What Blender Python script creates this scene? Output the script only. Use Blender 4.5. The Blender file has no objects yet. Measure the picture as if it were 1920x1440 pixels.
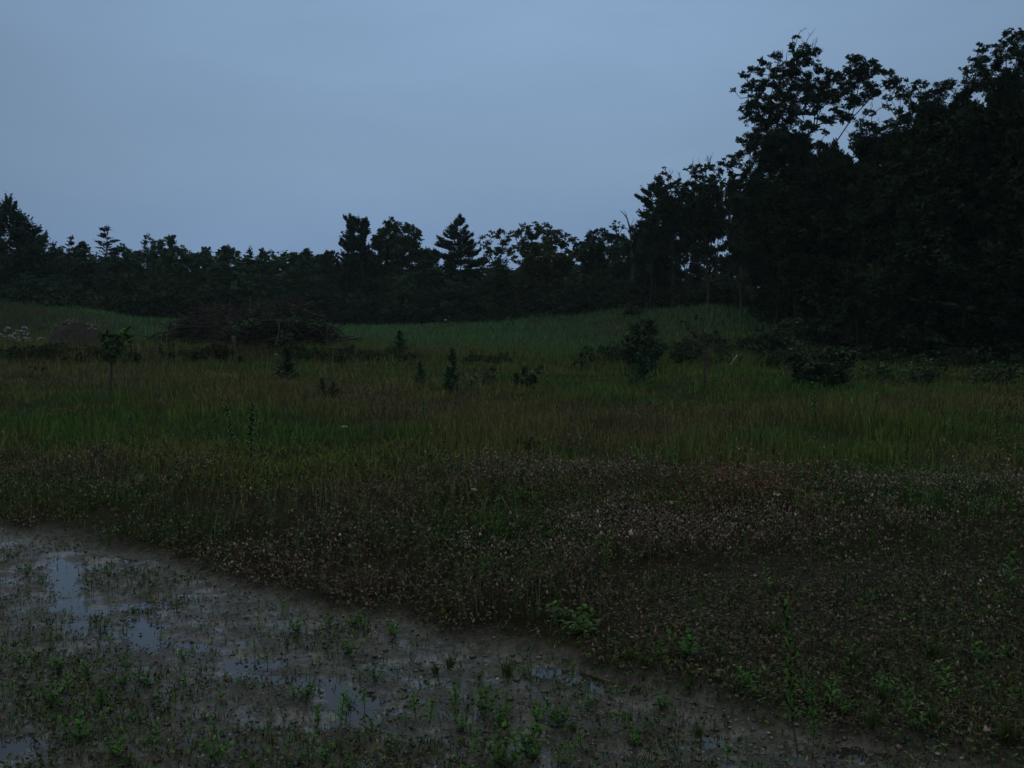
import bpy, math, random
import numpy as np
from mathutils import Vector

# ---------------------------------------------------------------- camera, sky, light, exposure
sc = bpy.context.scene
COL = sc.collection
CAM_Z = 1.65
PITCH = math.radians(3.65)
HFOV = math.radians(54.0)
F = 960.0 / math.tan(HFOV / 2)          # focal length in pixels of the 1920 px wide photograph
CP, SP = math.cos(PITCH), math.sin(PITCH)

cam_d = bpy.data.cameras.new("camera")
cam_d.sensor_width = 36.0
cam_d.angle = HFOV
cam_d.clip_start = 0.05
cam_d.clip_end = 3000.0
cam = bpy.data.objects.new("camera", cam_d)
COL.objects.link(cam)
cam.location = (0, 0, CAM_Z)
cam.rotation_euler = (math.pi / 2 - PITCH, 0, 0)
sc.camera = cam

SUN_EL, SUN_ROT = math.radians(28), math.radians(200)
world = bpy.data.worlds.new("World")
sc.world = world
world.use_nodes = True
nt = world.node_tree
nt.nodes.clear()
def wn(t, **kw):
    n = nt.nodes.new(t)
    for k, v in kw.items():
        setattr(n, k, v)
    return n
w_out = wn("ShaderNodeOutputWorld")
w_bg = wn("ShaderNodeBackground")
w_sky = wn("ShaderNodeTexSky", sky_type='NISHITA')
w_sky.sun_disc = False
w_sky.sun_elevation = SUN_EL
w_sky.sun_rotation = SUN_ROT
w_sky.air_density = 1.0
w_sky.dust_density = 1.5
w_tc = wn("ShaderNodeTexCoord")
w_sep = wn("ShaderNodeSeparateXYZ")
nt.links.new(w_tc.outputs["Generated"], w_sep.inputs[0])
# overcast deck: colour by elevation plus soft cloud mottling
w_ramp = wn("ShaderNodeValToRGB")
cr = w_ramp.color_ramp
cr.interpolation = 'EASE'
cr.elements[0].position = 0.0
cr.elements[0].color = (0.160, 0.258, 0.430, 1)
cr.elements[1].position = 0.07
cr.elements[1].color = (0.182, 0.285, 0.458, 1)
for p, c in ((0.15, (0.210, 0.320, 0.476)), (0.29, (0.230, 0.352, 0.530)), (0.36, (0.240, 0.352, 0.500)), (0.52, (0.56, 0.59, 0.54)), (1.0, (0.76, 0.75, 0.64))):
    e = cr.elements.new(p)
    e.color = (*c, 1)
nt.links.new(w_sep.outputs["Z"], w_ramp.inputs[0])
w_map = wn("ShaderNodeMapping")
w_map.inputs["Scale"].default_value = (1.0, 1.0, 2.6)
nt.links.new(w_tc.outputs["Generated"], w_map.inputs[0])
w_noise = wn("ShaderNodeTexNoise")
w_noise.inputs["Scale"].default_value = 2.6
w_noise.inputs["Detail"].default_value = 5.0
w_noise.inputs["Roughness"].default_value = 0.55
w_noise.inputs["Distortion"].default_value = 0.4
nt.links.new(w_map.outputs[0], w_noise.inputs["Vector"])
w_mr = wn("ShaderNodeMapRange")
w_mr.inputs["From Min"].default_value = 0.3
w_mr.inputs["From Max"].default_value = 0.7
w_mr.inputs["To Min"].default_value = 0.92
w_mr.inputs["To Max"].default_value = 1.05
nt.links.new(w_noise.outputs["Fac"], w_mr.inputs["Value"])
w_mul = wn("ShaderNodeVectorMath", operation='SCALE')
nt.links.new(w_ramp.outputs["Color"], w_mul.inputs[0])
# lens vignetting put into the sky colour: sides dimmer than straight ahead
w_x2 = wn("ShaderNodeMath", operation='MULTIPLY')
nt.links.new(w_sep.outputs["X"], w_x2.inputs[0]); nt.links.new(w_sep.outputs["X"], w_x2.inputs[1])
w_az = wn("ShaderNodeMath", operation='MULTIPLY_ADD')
nt.links.new(w_x2.outputs[0], w_az.inputs[0]); w_az.inputs[1].default_value = -1.05; w_az.inputs[2].default_value = 1.08
w_azc = wn("ShaderNodeMath", operation='MAXIMUM')
nt.links.new(w_az.outputs[0], w_azc.inputs[0]); w_azc.inputs[1].default_value = 0.82
w_tot = wn("ShaderNodeMath", operation='MULTIPLY')
nt.links.new(w_azc.outputs[0], w_tot.inputs[0]); nt.links.new(w_mr.outputs[0], w_tot.inputs[1])
nt.links.new(w_tot.outputs[0], w_mul.inputs["Scale"])
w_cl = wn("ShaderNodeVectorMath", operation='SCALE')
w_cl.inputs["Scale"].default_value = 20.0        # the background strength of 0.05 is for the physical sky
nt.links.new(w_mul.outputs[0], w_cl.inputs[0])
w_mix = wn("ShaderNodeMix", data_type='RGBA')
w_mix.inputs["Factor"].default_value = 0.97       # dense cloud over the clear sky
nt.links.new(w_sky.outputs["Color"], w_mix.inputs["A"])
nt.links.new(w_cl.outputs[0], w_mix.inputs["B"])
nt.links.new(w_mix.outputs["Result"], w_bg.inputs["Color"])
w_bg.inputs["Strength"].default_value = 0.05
nt.links.new(w_bg.outputs[0], w_out.inputs[0])

sun_d = bpy.data.lights.new("sun", 'SUN')
sun_d.energy = 0.10
sun_d.angle = math.radians(40)
sun_d.color = (1.0, 0.97, 0.92)
sun = bpy.data.objects.new("sun", sun_d)
COL.objects.link(sun)
sun.rotation_euler = (math.pi / 2 - SUN_EL, 0, math.pi - SUN_ROT + math.radians(0))

sc.view_settings.view_transform = 'Standard'
sc.view_settings.look = 'None'
sc.view_settings.exposure = 0.0
sc.view_settings.gamma = 1.0
sc.render.engine = 'CYCLES'
sc.cycles.max_bounces = 4
sc.cycles.diffuse_bounces = 2
sc.cycles.glossy_bounces = 2
sc.cycles.transmission_bounces = 1
sc.cycles.volume_bounces = 0
sc.cycles.use_denoising = True
sc.cycles.caustics_reflective = False
sc.cycles.caustics_refractive = False

HAZE = 0.00027

# ---------------------------------------------------------------- numeric helpers
def _hash(ix, iy, seed):
    h = (ix.astype(np.int64) * 374761393 + iy.astype(np.int64) * 668265263 + seed * 982451653) & 0xFFFFFFFF
    h = ((h ^ (h >> 13)) * 1274126177) & 0xFFFFFFFF
    h = (h ^ (h >> 16)) & 0xFFFFFF
    return h / float(0xFFFFFF)

def vnoise(x, y, seed=0):
    x = np.asarray(x, float); y = np.asarray(y, float)
    ix, iy = np.floor(x), np.floor(y)
    fx, fy = x - ix, y - iy
    fx = fx * fx * (3 - 2 * fx); fy = fy * fy * (3 - 2 * fy)
    a, b = _hash(ix, iy, seed), _hash(ix + 1, iy, seed)
    c, d = _hash(ix, iy + 1, seed), _hash(ix + 1, iy + 1, seed)
    return (a * (1 - fx) + b * fx) * (1 - fy) + (c * (1 - fx) + d * fx) * fy

def fbm(x, y, octv=4, seed=0, gain=0.5):
    s, a, t = 0.0, 1.0, 0.0
    x = np.asarray(x, float); y = np.asarray(y, float)
    for k in range(octv):
        s = s + a * vnoise(x * 2 ** k + 17.3 * k, y * 2 ** k - 9.1 * k, seed + k)
        t += a; a *= gain
    return s / t

def sstep(a, b, x):
    t = np.clip((np.asarray(x, float) - a) / (b - a), 0, 1)
    return t * t * (3 - 2 * t)

# ---------------------------------------------------------------- where a pixel of the photograph lies in the place
def z_at(py, Y):
    dy = (720.0 - py) / F
    return CAM_Z + Y * (dy * CP - SP) / (CP + dy * SP)

def x_at(px, py, Y):
    dy = (720.0 - py) / F
    return (px - 960.0) / F * Y / (CP + dy * SP)

def pix(X, Y, Z):
    """Pixel of the photograph in which a point shows (for laying out zones of the field)."""
    dz = Z - CAM_Z
    dep = np.maximum(Y * CP - dz * SP, 0.05)
    return 960 + F * X / dep, 720 - F * (Y * SP + dz * CP) / dep

# terrain: profiles along a fan of directions (pixel column: [(distance, height)])
PROF = [
    (-500, [(34, 0), (38.5, .5), (46, .7), (54, 1.7), (62, 2.7), (72, 2.9), (100, 2.6)]),
    (0,    [(34, 0), (36, .06), (38.5, .53), (46, .67), (54, 1.65), (62, 2.62), (72, 2.7), (100, 2.4)]),
    (150,  [(34, 0), (36, .06), (38.5, .53), (46, .67), (54, 1.4), (61, 2.16), (72, 2.2), (100, 2.0)]),
    (285,  [(34, 0), (36, .06), (38.5, .53), (50, .95), (62, 1.45), (75, 1.6), (100, 1.8)]),
    (450,  [(34, 0), (36, .06), (38.5, .53), (50, .75), (60, .95), (85, 1.33), (100, 1.4)]),
    (700,  [(34, 0), (36, .06), (38.7, .48), (60, .70), (88, 1.1), (100, 1.2)]),
    (900,  [(33, 0), (37, .10), (41, .40), (60, .76), (88, 1.4), (100, 1.5)]),
    (1050, [(33, 0), (38, .12), (46, .36), (60, 1.0), (80, 1.9), (100, 2.2)]),
    (1180, [(33, 0), (38, .12), (46, .45), (60, 1.5), (75, 2.37), (100, 2.8)]),
    (1350, [(33, 0), (37, .12), (45, .70), (58, 1.96), (66, 2.5), (100, 3.0)]),
    (1450, [(33, 0), (38, .12), (45, .55), (55, 1.35), (66, 2.0), (100, 2.6)]),
    (1600, [(34, 0), (42, .20), (55, .7), (70, 1.2), (100, 2.0)]),
    (1920, [(34, 0), (50, .3), (70, .8), (100, 1.6)]),
    (2600, [(34, 0), (50, .3), (70, .8), (100, 1.6)]),
]
_YG = np.linspace(0, 120, 481)
_UG = np.array([(p - 960) / F for p, _ in PROF])
def _smooth(v, n):
    k = np.hanning(n + 2)[1:-1]; k /= k.sum()
    return np.convolve(np.pad(v, n // 2, mode='edge'), k, mode='valid')[:len(v)]
_ZG = np.array([_smooth(np.interp(_YG, [0] + [a for a, b in pr], [0] + [b for a, b in pr]), 9) for _, pr in PROF])

# edge of the muddy patch, in pixels of the photograph
EDGE = [(-900, 940), (-300, 970), (0, 1000), (120, 1012), (250, 1032), (330, 1062), (420, 1098), (520, 1120), (620, 1146), (740, 1160),
        (800, 1178), (880, 1205), (960, 1212), (1060, 1232), (1180, 1262), (1300, 1300), (1420, 1345), (1540, 1380),
        (1700, 1400), (1920, 1425), (2600, 1500)]
_EX = [a for a, b in EDGE]; _EY = [b for a, b in EDGE]

PUD = [  # hollows that hold water: px, py, half width, half height, depth
    (116, 1078, 34, 38, .046), (238, 1036, 24, 14, .036), (60, 1030, 60, 12, .012), (190, 1060, 50, 12, .014), (150, 1132, 60, 16, .030),
    (180, 1172, 70, 20, .034), (272, 1182, 32, 36, .038), (40, 1120, 45, 18, .014), (300, 1130, 40, 14, .012),
    (350, 1205, 60, 16, .020), (455, 1238, 70, 22, .036), (540, 1268, 60, 16, .022), (600, 1180, 60, 9, .010),
    (640, 1300, 60, 22, .024), (690, 1340, 70, 26, .020), (830, 1372, 80, 26, .018), (560, 1350, 60, 22, .016),
    (720, 1255, 50, 14, .014), (1060, 1252, 70, 15, .034), (1130, 1275, 60, 14, .016), (1000, 1400, 70, 34, .024),
    (20, 1400, 70, 44, .021), (200, 1290, 40, 16, .012), (1590, 1408, 90, 20, .024), (760, 1425, 80, 18, .014), (380, 1280, 40, 14, .014),
    (1200, 1330, 60, 14, .012), (1340, 1380, 80, 18, .016), (905, 1300, 40, 10, .010),
]
WATER_Z = -0.0175

def zones(X, Y, Z=0.0):
    px, py = pix(X, Y, 0.0 * X + Z)
    e = np.interp(px, _EX, _EY) + 26 * (fbm(X * 2.1, Y * 2.1, 3, 5) - .5)
    front = Y > 0.6
    mud = np.where(front, sstep(-22, 16, py - e), 1.0)
    grav = np.where(front, sstep(1010, 1120, py - 0.10 * (1500 - px).clip(0, 900) * 1.0 + 60 * (fbm(X * .9, Y * .9, 3, 8) - .5)) * sstep(1010, 1300, px), 1.0) * (1 - mud)
    return mud, grav, px, py

def H(X, Y):
    X = np.asarray(X, float); Y = np.asarray(Y, float)
    Yc = np.clip(Y, 0.05, 119.9)
    u = np.clip(X / Yc, _UG[0], _UG[-1] - 1e-6)
    u = np.where(Y < 5, np.clip(u, -.5, .5), u)
    j = np.clip(np.searchsorted(_UG, u, side='right') - 1, 0, len(_UG) - 2)
    t = (u - _UG[j]) / (_UG[j + 1] - _UG[j])
    t = t * t * (3 - 2 * t)
    fi = Yc / (_YG[1] - _YG[0])
    i = np.clip(fi.astype(int), 0, len(_YG) - 2); r = fi - i
    za = _ZG[j, i] * (1 - r) + _ZG[j, i + 1] * r
    zb = _ZG[j + 1, i] * (1 - r) + _ZG[j + 1, i + 1] * r
    z = za * (1 - t) + zb * t
    far = sstep(7, 16, np.hypot(X, Y))
    z = z + far * (0.16 * (fbm(X * .22, Y * .22, 3, 21) - .5) + 0.07 * (fbm(X * .8, Y * .8, 2, 22) - .5))
    near = np.hypot(X, Y) < 16
    if np.any(near):
        xs, ys = X[near], Y[near]
        mud, grav, px, py = zones(xs, ys)
        rel = 0.030 * (fbm(xs * 2.6, ys * 2.6, 5, 31, .62) - .5) + 0.054 * (fbm(xs * 7.5, ys * 7.5, 4, 33, .64) - .5)
        dep = np.zeros_like(xs)
        for a, b, rx, ry, d in PUD:
            q = ((px - a) / rx) ** 2 + ((py - b) / ry) ** 2
            dep = dep + d * np.exp(-q * .9)
        dep = np.where(ys > 1.5, dep, 0)
        zz = (1 - mud) * (0.045 + 0.05 * (fbm(xs * 1.3, ys * 1.3, 3, 35) - .4)) * (1 - far[near]) + rel * (1 - far[near]) - mud * dep * .95 + mud * .002
        z = z.copy(); z[near] += zz
    return z

def h1(x, y):
    return float(H(np.array([x]), np.array([y]))[0])

def ground_at(px, py):
    """Where the line of sight through a pixel meets the ground."""
    Y = np.concatenate([np.arange(2.2, 12, .01), np.arange(12, 110, .05)])
    X = x_at(px, py, Y); Zr = z_at(py, Y); Zg = H(X, Y)
    k = np.argmax(Zr <= Zg)
    if Zr[k] > Zg[k]:
        k = len(Y) - 1
    return float(X[k]), float(Y[k]), float(Zg[k])

# ---------------------------------------------------------------- meshes
def np_mesh(name, V, quads=None, tris=None, col=None, smooth=False, attrs=None):
    me = bpy.data.meshes.new(name)
    V = np.asarray(V, np.float32).reshape(-1, 3)
    q = np.zeros((0, 4), np.int32) if quads is None else np.asarray(quads, np.int32).reshape(-1, 4)
    t = np.zeros((0, 3), np.int32) if tris is None else np.asarray(tris, np.int32).reshape(-1, 3)
    me.vertices.add(len(V)); me.vertices.foreach_set("co", V.ravel())
    me.loops.add(q.size + t.size)
    me.loops.foreach_set("vertex_index", np.concatenate([q.ravel(), t.ravel()]).astype(np.int32))
    me.polygons.add(len(q) + len(t))
    me.polygons.foreach_set("loop_start", np.concatenate([np.arange(len(q)) * 4, q.size + np.arange(len(t)) * 3]).astype(np.int32))
    if smooth:
        me.polygons.foreach_set("use_smooth", np.ones(len(q) + len(t), bool))
    me.update(calc_edges=True)
    if col is not None:
        a = me.color_attributes.new("Col", 'FLOAT_COLOR', 'POINT')
        c = np.ones((len(V), 4), np.float32); c[:, :3] = col
        a.data.foreach_set("color", c.ravel())
    for k, v in (attrs or {}).items():
        a = me.attributes.new(k, 'FLOAT', 'POINT')
        a.data.foreach_set("value", np.asarray(v, np.float32))
    return me

class MB:
    """Collects vertices, quads, triangles and colours for one mesh."""
    def __init__(s):
        s.v, s.q, s.t, s.c, s.n = [], [], [], [], 0
    def add(s, V, quads=None, tris=None, col=(1, 1, 1)):
        V = np.asarray(V, float).reshape(-1, 3)
        if quads is not None and len(quads): s.q.append(np.asarray(quads).reshape(-1, 4) + s.n)
        if tris is not None and len(tris): s.t.append(np.asarray(tris).reshape(-1, 3) + s.n)
        c = np.asarray(col, float)
        s.c.append(np.broadcast_to(c, (len(V), 3)) if c.ndim == 1 else c)
        s.v.append(V); s.n += len(V)
    def mesh(s, name, smooth=False):
        return np_mesh(name, np.concatenate(s.v), np.concatenate(s.q) if s.q else None, np.concatenate(s.t) if s.t else None,
                       np.concatenate(s.c), smooth)
    def obj(s, name, mat, parent=None, smooth=False):
        return link(name, s.mesh(name, smooth), mat, parent)

def link(name, me, mat, parent=None):
    o = bpy.data.objects.new(name, me)
    if mat is not None and not me.materials: me.materials.append(mat)
    COL.objects.link(o)
    if parent is not None: o.parent = parent
    return o

def tag(o, label, cat, group=None):
    o["label"] = label; o["category"] = cat
    if group: o["group"] = group
    return o

def thing(name, label, cat, loc, group=None, rz=0.0):
    o = bpy.data.objects.new(name, None)
    COL.objects.link(o); o.empty_display_size = .1
    o.location = loc; o.rotation_euler = (0, 0, rz)
    return tag(o, label, cat, group)

def dup(root, loc, rz=0.0, scale=(1, 1, 1), label=None, group=None):
    r = root.copy(); COL.objects.link(r)
    r.location = loc; r.rotation_euler = (0, 0, rz); r.scale = scale
    if label: r["label"] = label
    if group: r["group"] = group
    for ch in list(root.children):
        c = ch.copy(); COL.objects.link(c); c.parent = r
        for g in ch.children:
            d = g.copy(); COL.objects.link(d); d.parent = c
    return r

def tube(mb, pts, rad, sides=5, col=(1, 1, 1), cap=True):
    P = np.asarray(pts, float); R = np.asarray(rad, float)
    n = len(P)
    T = np.gradient(P, axis=0); T /= np.linalg.norm(T, axis=1)[:, None] + 1e-9
    up = np.where(np.abs(T[:, 2:3]) > .9, np.array([[1., 0, 0]]), np.array([[0, 0, 1.]]))
    A = np.cross(T, up); A /= np.linalg.norm(A, axis=1)[:, None] + 1e-9
    B = np.cross(T, A)
    a = np.arange(sides) * 2 * np.pi / sides
    V = P[:, None] + R[:, None, None] * (np.cos(a)[None, :, None] * A[:, None] + np.sin(a)[None, :, None] * B[:, None])
    V = V.reshape(-1, 3)
    i = np.arange(n - 1)[:, None] * sides; k = np.arange(sides)[None]; k2 = (k + 1) % sides
    Q = np.stack([i + k, i + k2, i + sides + k2, i + sides + k], -1).reshape(-1, 4)
    tri = []
    if cap:
        V = np.vstack([V, P[-1:]])
        e = (n - 1) * sides; m = n * sides
        tri = [[e + j, e + (j + 1) % sides, m] for j in range(sides)]
    mb.add(V, Q, tri if cap else None, col)

def leaves(mb, C, L, W, rng, col, flat=.55, axis=None, fold=.18):
    """Folded leaf-shaped faces at the centres C; L, W per leaf; axis: preferred direction of the long side."""
    N = len(C)
    if N == 0: return
    L = np.broadcast_to(np.asarray(L, float), (N,)); W = np.broadcast_to(np.asarray(W, float), (N,))
    d = rng.normal(size=(N, 3)); d[:, 2] *= .6
    if axis is not None: d = d * .45 + axis
    d /= np.linalg.norm(d, axis=1)[:, None] + 1e-9
    nrm = rng.normal(size=(N, 3)) * (1 - flat); nrm[:, 2] += flat * 1.3 * np.sign(rng.random(N) - .15)
    s = np.cross(nrm, d); s /= np.linalg.norm(s, axis=1)[:, None] + 1e-9
    n2 = np.cross(d, s)
    w = rng.uniform(.75, 1.25, (N, 1)) * W[:, None]; l = rng.uniform(.75, 1.25, (N, 1)) * L[:, None]
    a = C - d * l * .5; b = C + d * l * .5
    m = C + d * l * .06
    p = m + s * w * .5 + n2 * w * fold; q = m - s * w * .5 + n2 * w * fold
    V = np.stack([a, p, b, q], 1).reshape(-1, 3)
    i = np.arange(N)[:, None] * 4
    T = np.concatenate([i + np.array([[0, 1, 2]]), i + np.array([[0, 2, 3]])])
    c = np.asarray(col, float)
    c = np.broadcast_to(c, (N, 3)) if c.ndim == 1 else c
    mb.add(V, None, T, np.repeat(c, 4, 0))

def blades(mb, B, h, w, rng, c0, c1, lean=.35, azim=None):
    """Grass blades: two bent segments each."""
    N = len(B)
    a = rng.uniform(0, 2 * np.pi, N) if azim is None else azim
    f = rng.uniform(0, 2 * np.pi, N)
    ln = np.abs(rng.normal(0, lean, N))
    d = np.stack([np.cos(a), np.sin(a), np.zeros(N)], 1)
    s = np.stack([np.cos(f), np.sin(f), np.zeros(N)], 1)
    h = h[:, None]; w = w[:, None]; ln = ln[:, None]
    up = np.array([[0, 0, 1.]])
    m = B + up * h * .55 + d * h * ln * .28
    t = B + up * h * np.maximum(1 - .45 * ln, .25) + d * h * ln
    V = np.stack([B - s * w * .5, B + s * w * .5, m + s * w * .42, m - s * w * .42, t], 1).reshape(-1, 3)
    i = np.arange(N)[:, None] * 5
    cm = (c0 + c1) * .5
    C = np.stack([c0, c0, cm, cm, c1], 1).reshape(-1, 3)
    mb.add(V, i + np.array([[0, 1, 2, 3]]), i + np.array([[3, 2, 4]]), C)
    return t

def jit(base, N, rng, v=.25, hue=.12):
    c = np.broadcast_to(np.asarray(base, float), (N, 3)) * np.exp(rng.normal(0, v, (N, 1))) * np.exp(rng.normal(0, hue, (N, 3)))
    return np.clip(c, .003, .8)

# ---------------------------------------------------------------- materials
def mat_attr(name, rough=.6, spec=.25, gain=1.0, trans=0.0):
    m = bpy.data.materials.new(name); m.use_nodes = True
    t = m.node_tree; b = t.nodes["Principled BSDF"]
    a = t.nodes.new("ShaderNodeAttribute"); a.attribute_name = "Col"
    o = t.nodes.new("ShaderNodeObjectInfo")
    mr = t.nodes.new("ShaderNodeMapRange")
    mr.inputs["To Min"].default_value = .8 * gain; mr.inputs["To Max"].default_value = 1.2 * gain
    t.links.new(o.outputs["Random"], mr.inputs["Value"])
    sc_ = t.nodes.new("ShaderNodeVectorMath"); sc_.operation = 'SCALE'
    t.links.new(a.outputs["Color"], sc_.inputs[0]); t.links.new(mr.outputs[0], sc_.inputs["Scale"])
    t.links.new(sc_.outputs[0], b.inputs["Base Color"])
    b.inputs["Roughness"].default_value = rough
    b.inputs["Specular IOR Level"].default_value = spec
    return m

def mat_noise(name, c1, c2, scale, rough=.8, spec=.3, bump=.3, detail=6):
    m = bpy.data.materials.new(name); m.use_nodes = True
    t = m.node_tree; b = t.nodes["Principled BSDF"]
    tc = t.nodes.new("ShaderNodeTexCoord")
    n = t.nodes.new("ShaderNodeTexNoise"); n.inputs["Scale"].default_value = scale; n.inputs["Detail"].default_value = detail
    t.links.new(tc.outputs["Object"], n.inputs["Vector"])
    r = t.nodes.new("ShaderNodeValToRGB")
    r.color_ramp.elements[0].position = .35; r.color_ramp.elements[0].color = (*c1, 1)
    r.color_ramp.elements[1].position = .68; r.color_ramp.elements[1].color = (*c2, 1)
    t.links.new(n.outputs["Fac"], r.inputs[0]); t.links.new(r.outputs[0], b.inputs["Base Color"])
    bp = t.nodes.new("ShaderNodeBump"); bp.inputs["Strength"].default_value = bump; bp.inputs["Distance"].default_value = .02
    t.links.new(n.outputs["Fac"], bp.inputs["Height"]); t.links.new(bp.outputs[0], b.inputs["Normal"])
    b.inputs["Roughness"].default_value = rough; b.inputs["Specular IOR Level"].default_value = spec
    return m

M_LEAF = mat_attr("tree foliage", .75, .06)
M_NEEDLE = mat_attr("pine needles", .8, .05)
M_PLANT = mat_attr("wet green plants", .6, .12)
M_GRASS = mat_attr("meadow grass", .8, .03)
M_WEED = mat_attr("dry clover weeds", .85, .03)
M_BARK = mat_noise("wet bark", (.018, .016, .014), (.05, .043, .036), 9, .8, .25, .5)
M_PALEBARK = mat_noise("grey bark", (.05, .047, .042), (.12, .11, .10), 7, .8, .25, .5)
M_DEAD = mat_noise("dead branches", (.011, .010, .0105), (.034, .029, .029), 6, .85, .2, .4)
M_EARTH = mat_noise("dark wet earth", (.011, .010, .0105), (.027, .024, .0245), 5, .85, .2, .8)
M_STONE = mat_noise("field stone", (.03, .03, .033), (.17, .17, .18), 2.2, .7, .3, .5)
M_STICK = mat_noise("pale peeled wood", (.25, .24, .22), (.45, .43, .40), 8, .7, .3, .3)
M_PEBBLE = mat_attr("gravel stones", .45, .4)
M_PETAL = mat_attr("white petals", .7, .2)

def mat_ground():
    m = bpy.data.materials.new("field soil and mud"); m.use_nodes = True
    t = m.node_tree; b = t.nodes["Principled BSDF"]
    geo = t.nodes.new("ShaderNodeNewGeometry")
    def noise(s, d=6, r=.6):
        n = t.nodes.new("ShaderNodeTexNoise"); n.inputs["Scale"].default_value = s; n.inputs["Detail"].default_value = d
        n.inputs["Roughness"].default_value = r; t.links.new(geo.outputs["Position"], n.inputs["Vector"]); return n
    def ramp(src, a, ca, c, cc):
        r = t.nodes.new("ShaderNodeValToRGB")
        r.color_ramp.elements[0].position = a; r.color_ramp.elements[0].color = (*ca, 1)
        r.color_ramp.elements[1].position = c; r.color_ramp.elements[1].color = (*cc, 1)
        t.links.new(src, r.inputs[0]); return r
    def attr(n):
        a = t.nodes.new("ShaderNodeAttribute"); a.attribute_name = n; return a
    def mix(f, a, c):
        x = t.nodes.new("ShaderNodeMix"); x.data_type = 'RGBA'
        t.links.new(f, x.inputs["Factor"]); t.links.new(a, x.inputs["A"]); t.links.new(c, x.inputs["B"]); return x.outputs["Result"]
    n1, n2, n3 = noise(1.6), noise(22, 5), noise(90, 3)
    soil = ramp(n1.outputs["Fac"], .3, (.010, .010, .006), .7, (.022, .021, .012))
    grv = ramp(n2.outputs["Fac"], .35, (.011, .0125, .011), .7, (.040, .042, .038))
    mud = ramp(n2.outputs["Fac"], .32, (.011, .012, .012), .68, (.034, .0365, .036))
    c = mix(attr("gravel").outputs["Fac"], soil.outputs[0], grv.outputs[0])
    c = mix(attr("mud").outputs["Fac"], c, mud.outputs[0])
    v = t.nodes.new("ShaderNodeTexVoronoi"); v.inputs["Scale"].default_value = 55
    t.links.new(geo.outputs["Position"], v.inputs["Vector"])
    vr = ramp(v.outputs["Color"], .25, (.55, .55, .55), .9, (1.45, 1.42, 1.38))
    mm = t.nodes.new("ShaderNodeMix"); mm.data_type = 'RGBA'; mm.blend_type = 'MULTIPLY'; mm.inputs["Factor"].default_value = .8
    t.links.new(c, mm.inputs["A"]); t.links.new(vr.outputs[0], mm.inputs["B"])
    t.links.new(mm.outputs["Result"], b.inputs["Base Color"])
    # wetness: smoother where mud is low
    wet = attr("wet")
    rr = t.nodes.new("ShaderNodeMapRange")
    rr.inputs["To Min"].default_value = .85; rr.inputs["To Max"].default_value = .24
    ml = t.nodes.new("ShaderNodeMath"); ml.operation = 'MULTIPLY_ADD'
    t.links.new(n1.outputs["Fac"], ml.inputs[0]); ml.inputs[1].default_value = .5
    t.links.new(wet.outputs["Fac"], ml.inputs[2])
    sb = t.nodes.new("ShaderNodeMath"); sb.operation = 'SUBTRACT'; sb.inputs[1].default_value = .25; sb.use_clamp = True
    t.links.new(ml.outputs[0], sb.inputs[0])
    t.links.new(sb.outputs[0], rr.inputs["Value"]); t.links.new(rr.outputs[0], b.inputs["Roughness"])
    sp = t.nodes.new("ShaderNodeMath"); sp.operation = 'MULTIPLY_ADD'; sp.inputs[1].default_value = .38; sp.inputs[2].default_value = .02
    t.links.new(attr("mud").outputs["Fac"], sp.inputs[0]); t.links.new(sp.outputs[0], b.inputs["Specular IOR Level"])
    n4 = noise(5.5, 5, .65)
    ct = t.nodes.new("ShaderNodeMapRange"); ct.inputs["From Min"].default_value = .46; ct.inputs["From Max"].default_value = .62
    t.links.new(n4.outputs["Fac"], ct.inputs["Value"])
    cm = t.nodes.new("ShaderNodeMath"); cm.operation = 'MULTIPLY'
    t.links.new(ct.outputs[0], cm.inputs[0]); t.links.new(wet.outputs["Fac"], cm.inputs[1])
    t.links.new(cm.outputs[0], b.inputs["Coat Weight"])          # a film of rain water on the low mud
    b.inputs["Coat Roughness"].default_value = .16; b.inputs["Coat IOR"].default_value = 1.33
    bp = t.nodes.new("ShaderNodeBump"); bp.inputs["Strength"].default_value = .8; bp.inputs["Distance"].default_value = .016
    ad = t.nodes.new("ShaderNodeMath"); ad.operation = 'ADD'
    t.links.new(n2.outputs["Fac"], ad.inputs[0]); t.links.new(n3.outputs["Fac"], ad.inputs[1])
    t.links.new(ad.outputs[0], bp.inputs["Height"]); t.links.new(bp.outputs[0], b.inputs["Normal"])
    return m
M_GROUND = mat_ground()

def mat_water():
    m = bpy.data.materials.new("puddle water"); m.use_nodes = True
    t = m.node_tree; b = t.nodes["Principled BSDF"]
    b.inputs["Base Color"].default_value = (.016, .015, .013, 1)
    b.inputs["Roughness"].default_value = .06
    b.inputs["IOR"].default_value = 1.33
    geo = t.nodes.new("ShaderNodeNewGeometry")
    n = t.nodes.new("ShaderNodeTexNoise"); n.inputs["Scale"].default_value = 14; n.inputs["Detail"].default_value = 2
    t.links.new(geo.outputs["Position"], n.inputs["Vector"])
    bp = t.nodes.new("ShaderNodeBump"); bp.inputs["Strength"].default_value = .06; bp.inputs["Distance"].default_value = .01
    t.links.new(n.outputs["Fac"], bp.inputs["Height"]); t.links.new(bp.outputs[0], b.inputs["Normal"])
    return m
M_WATER = mat_water()

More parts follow.
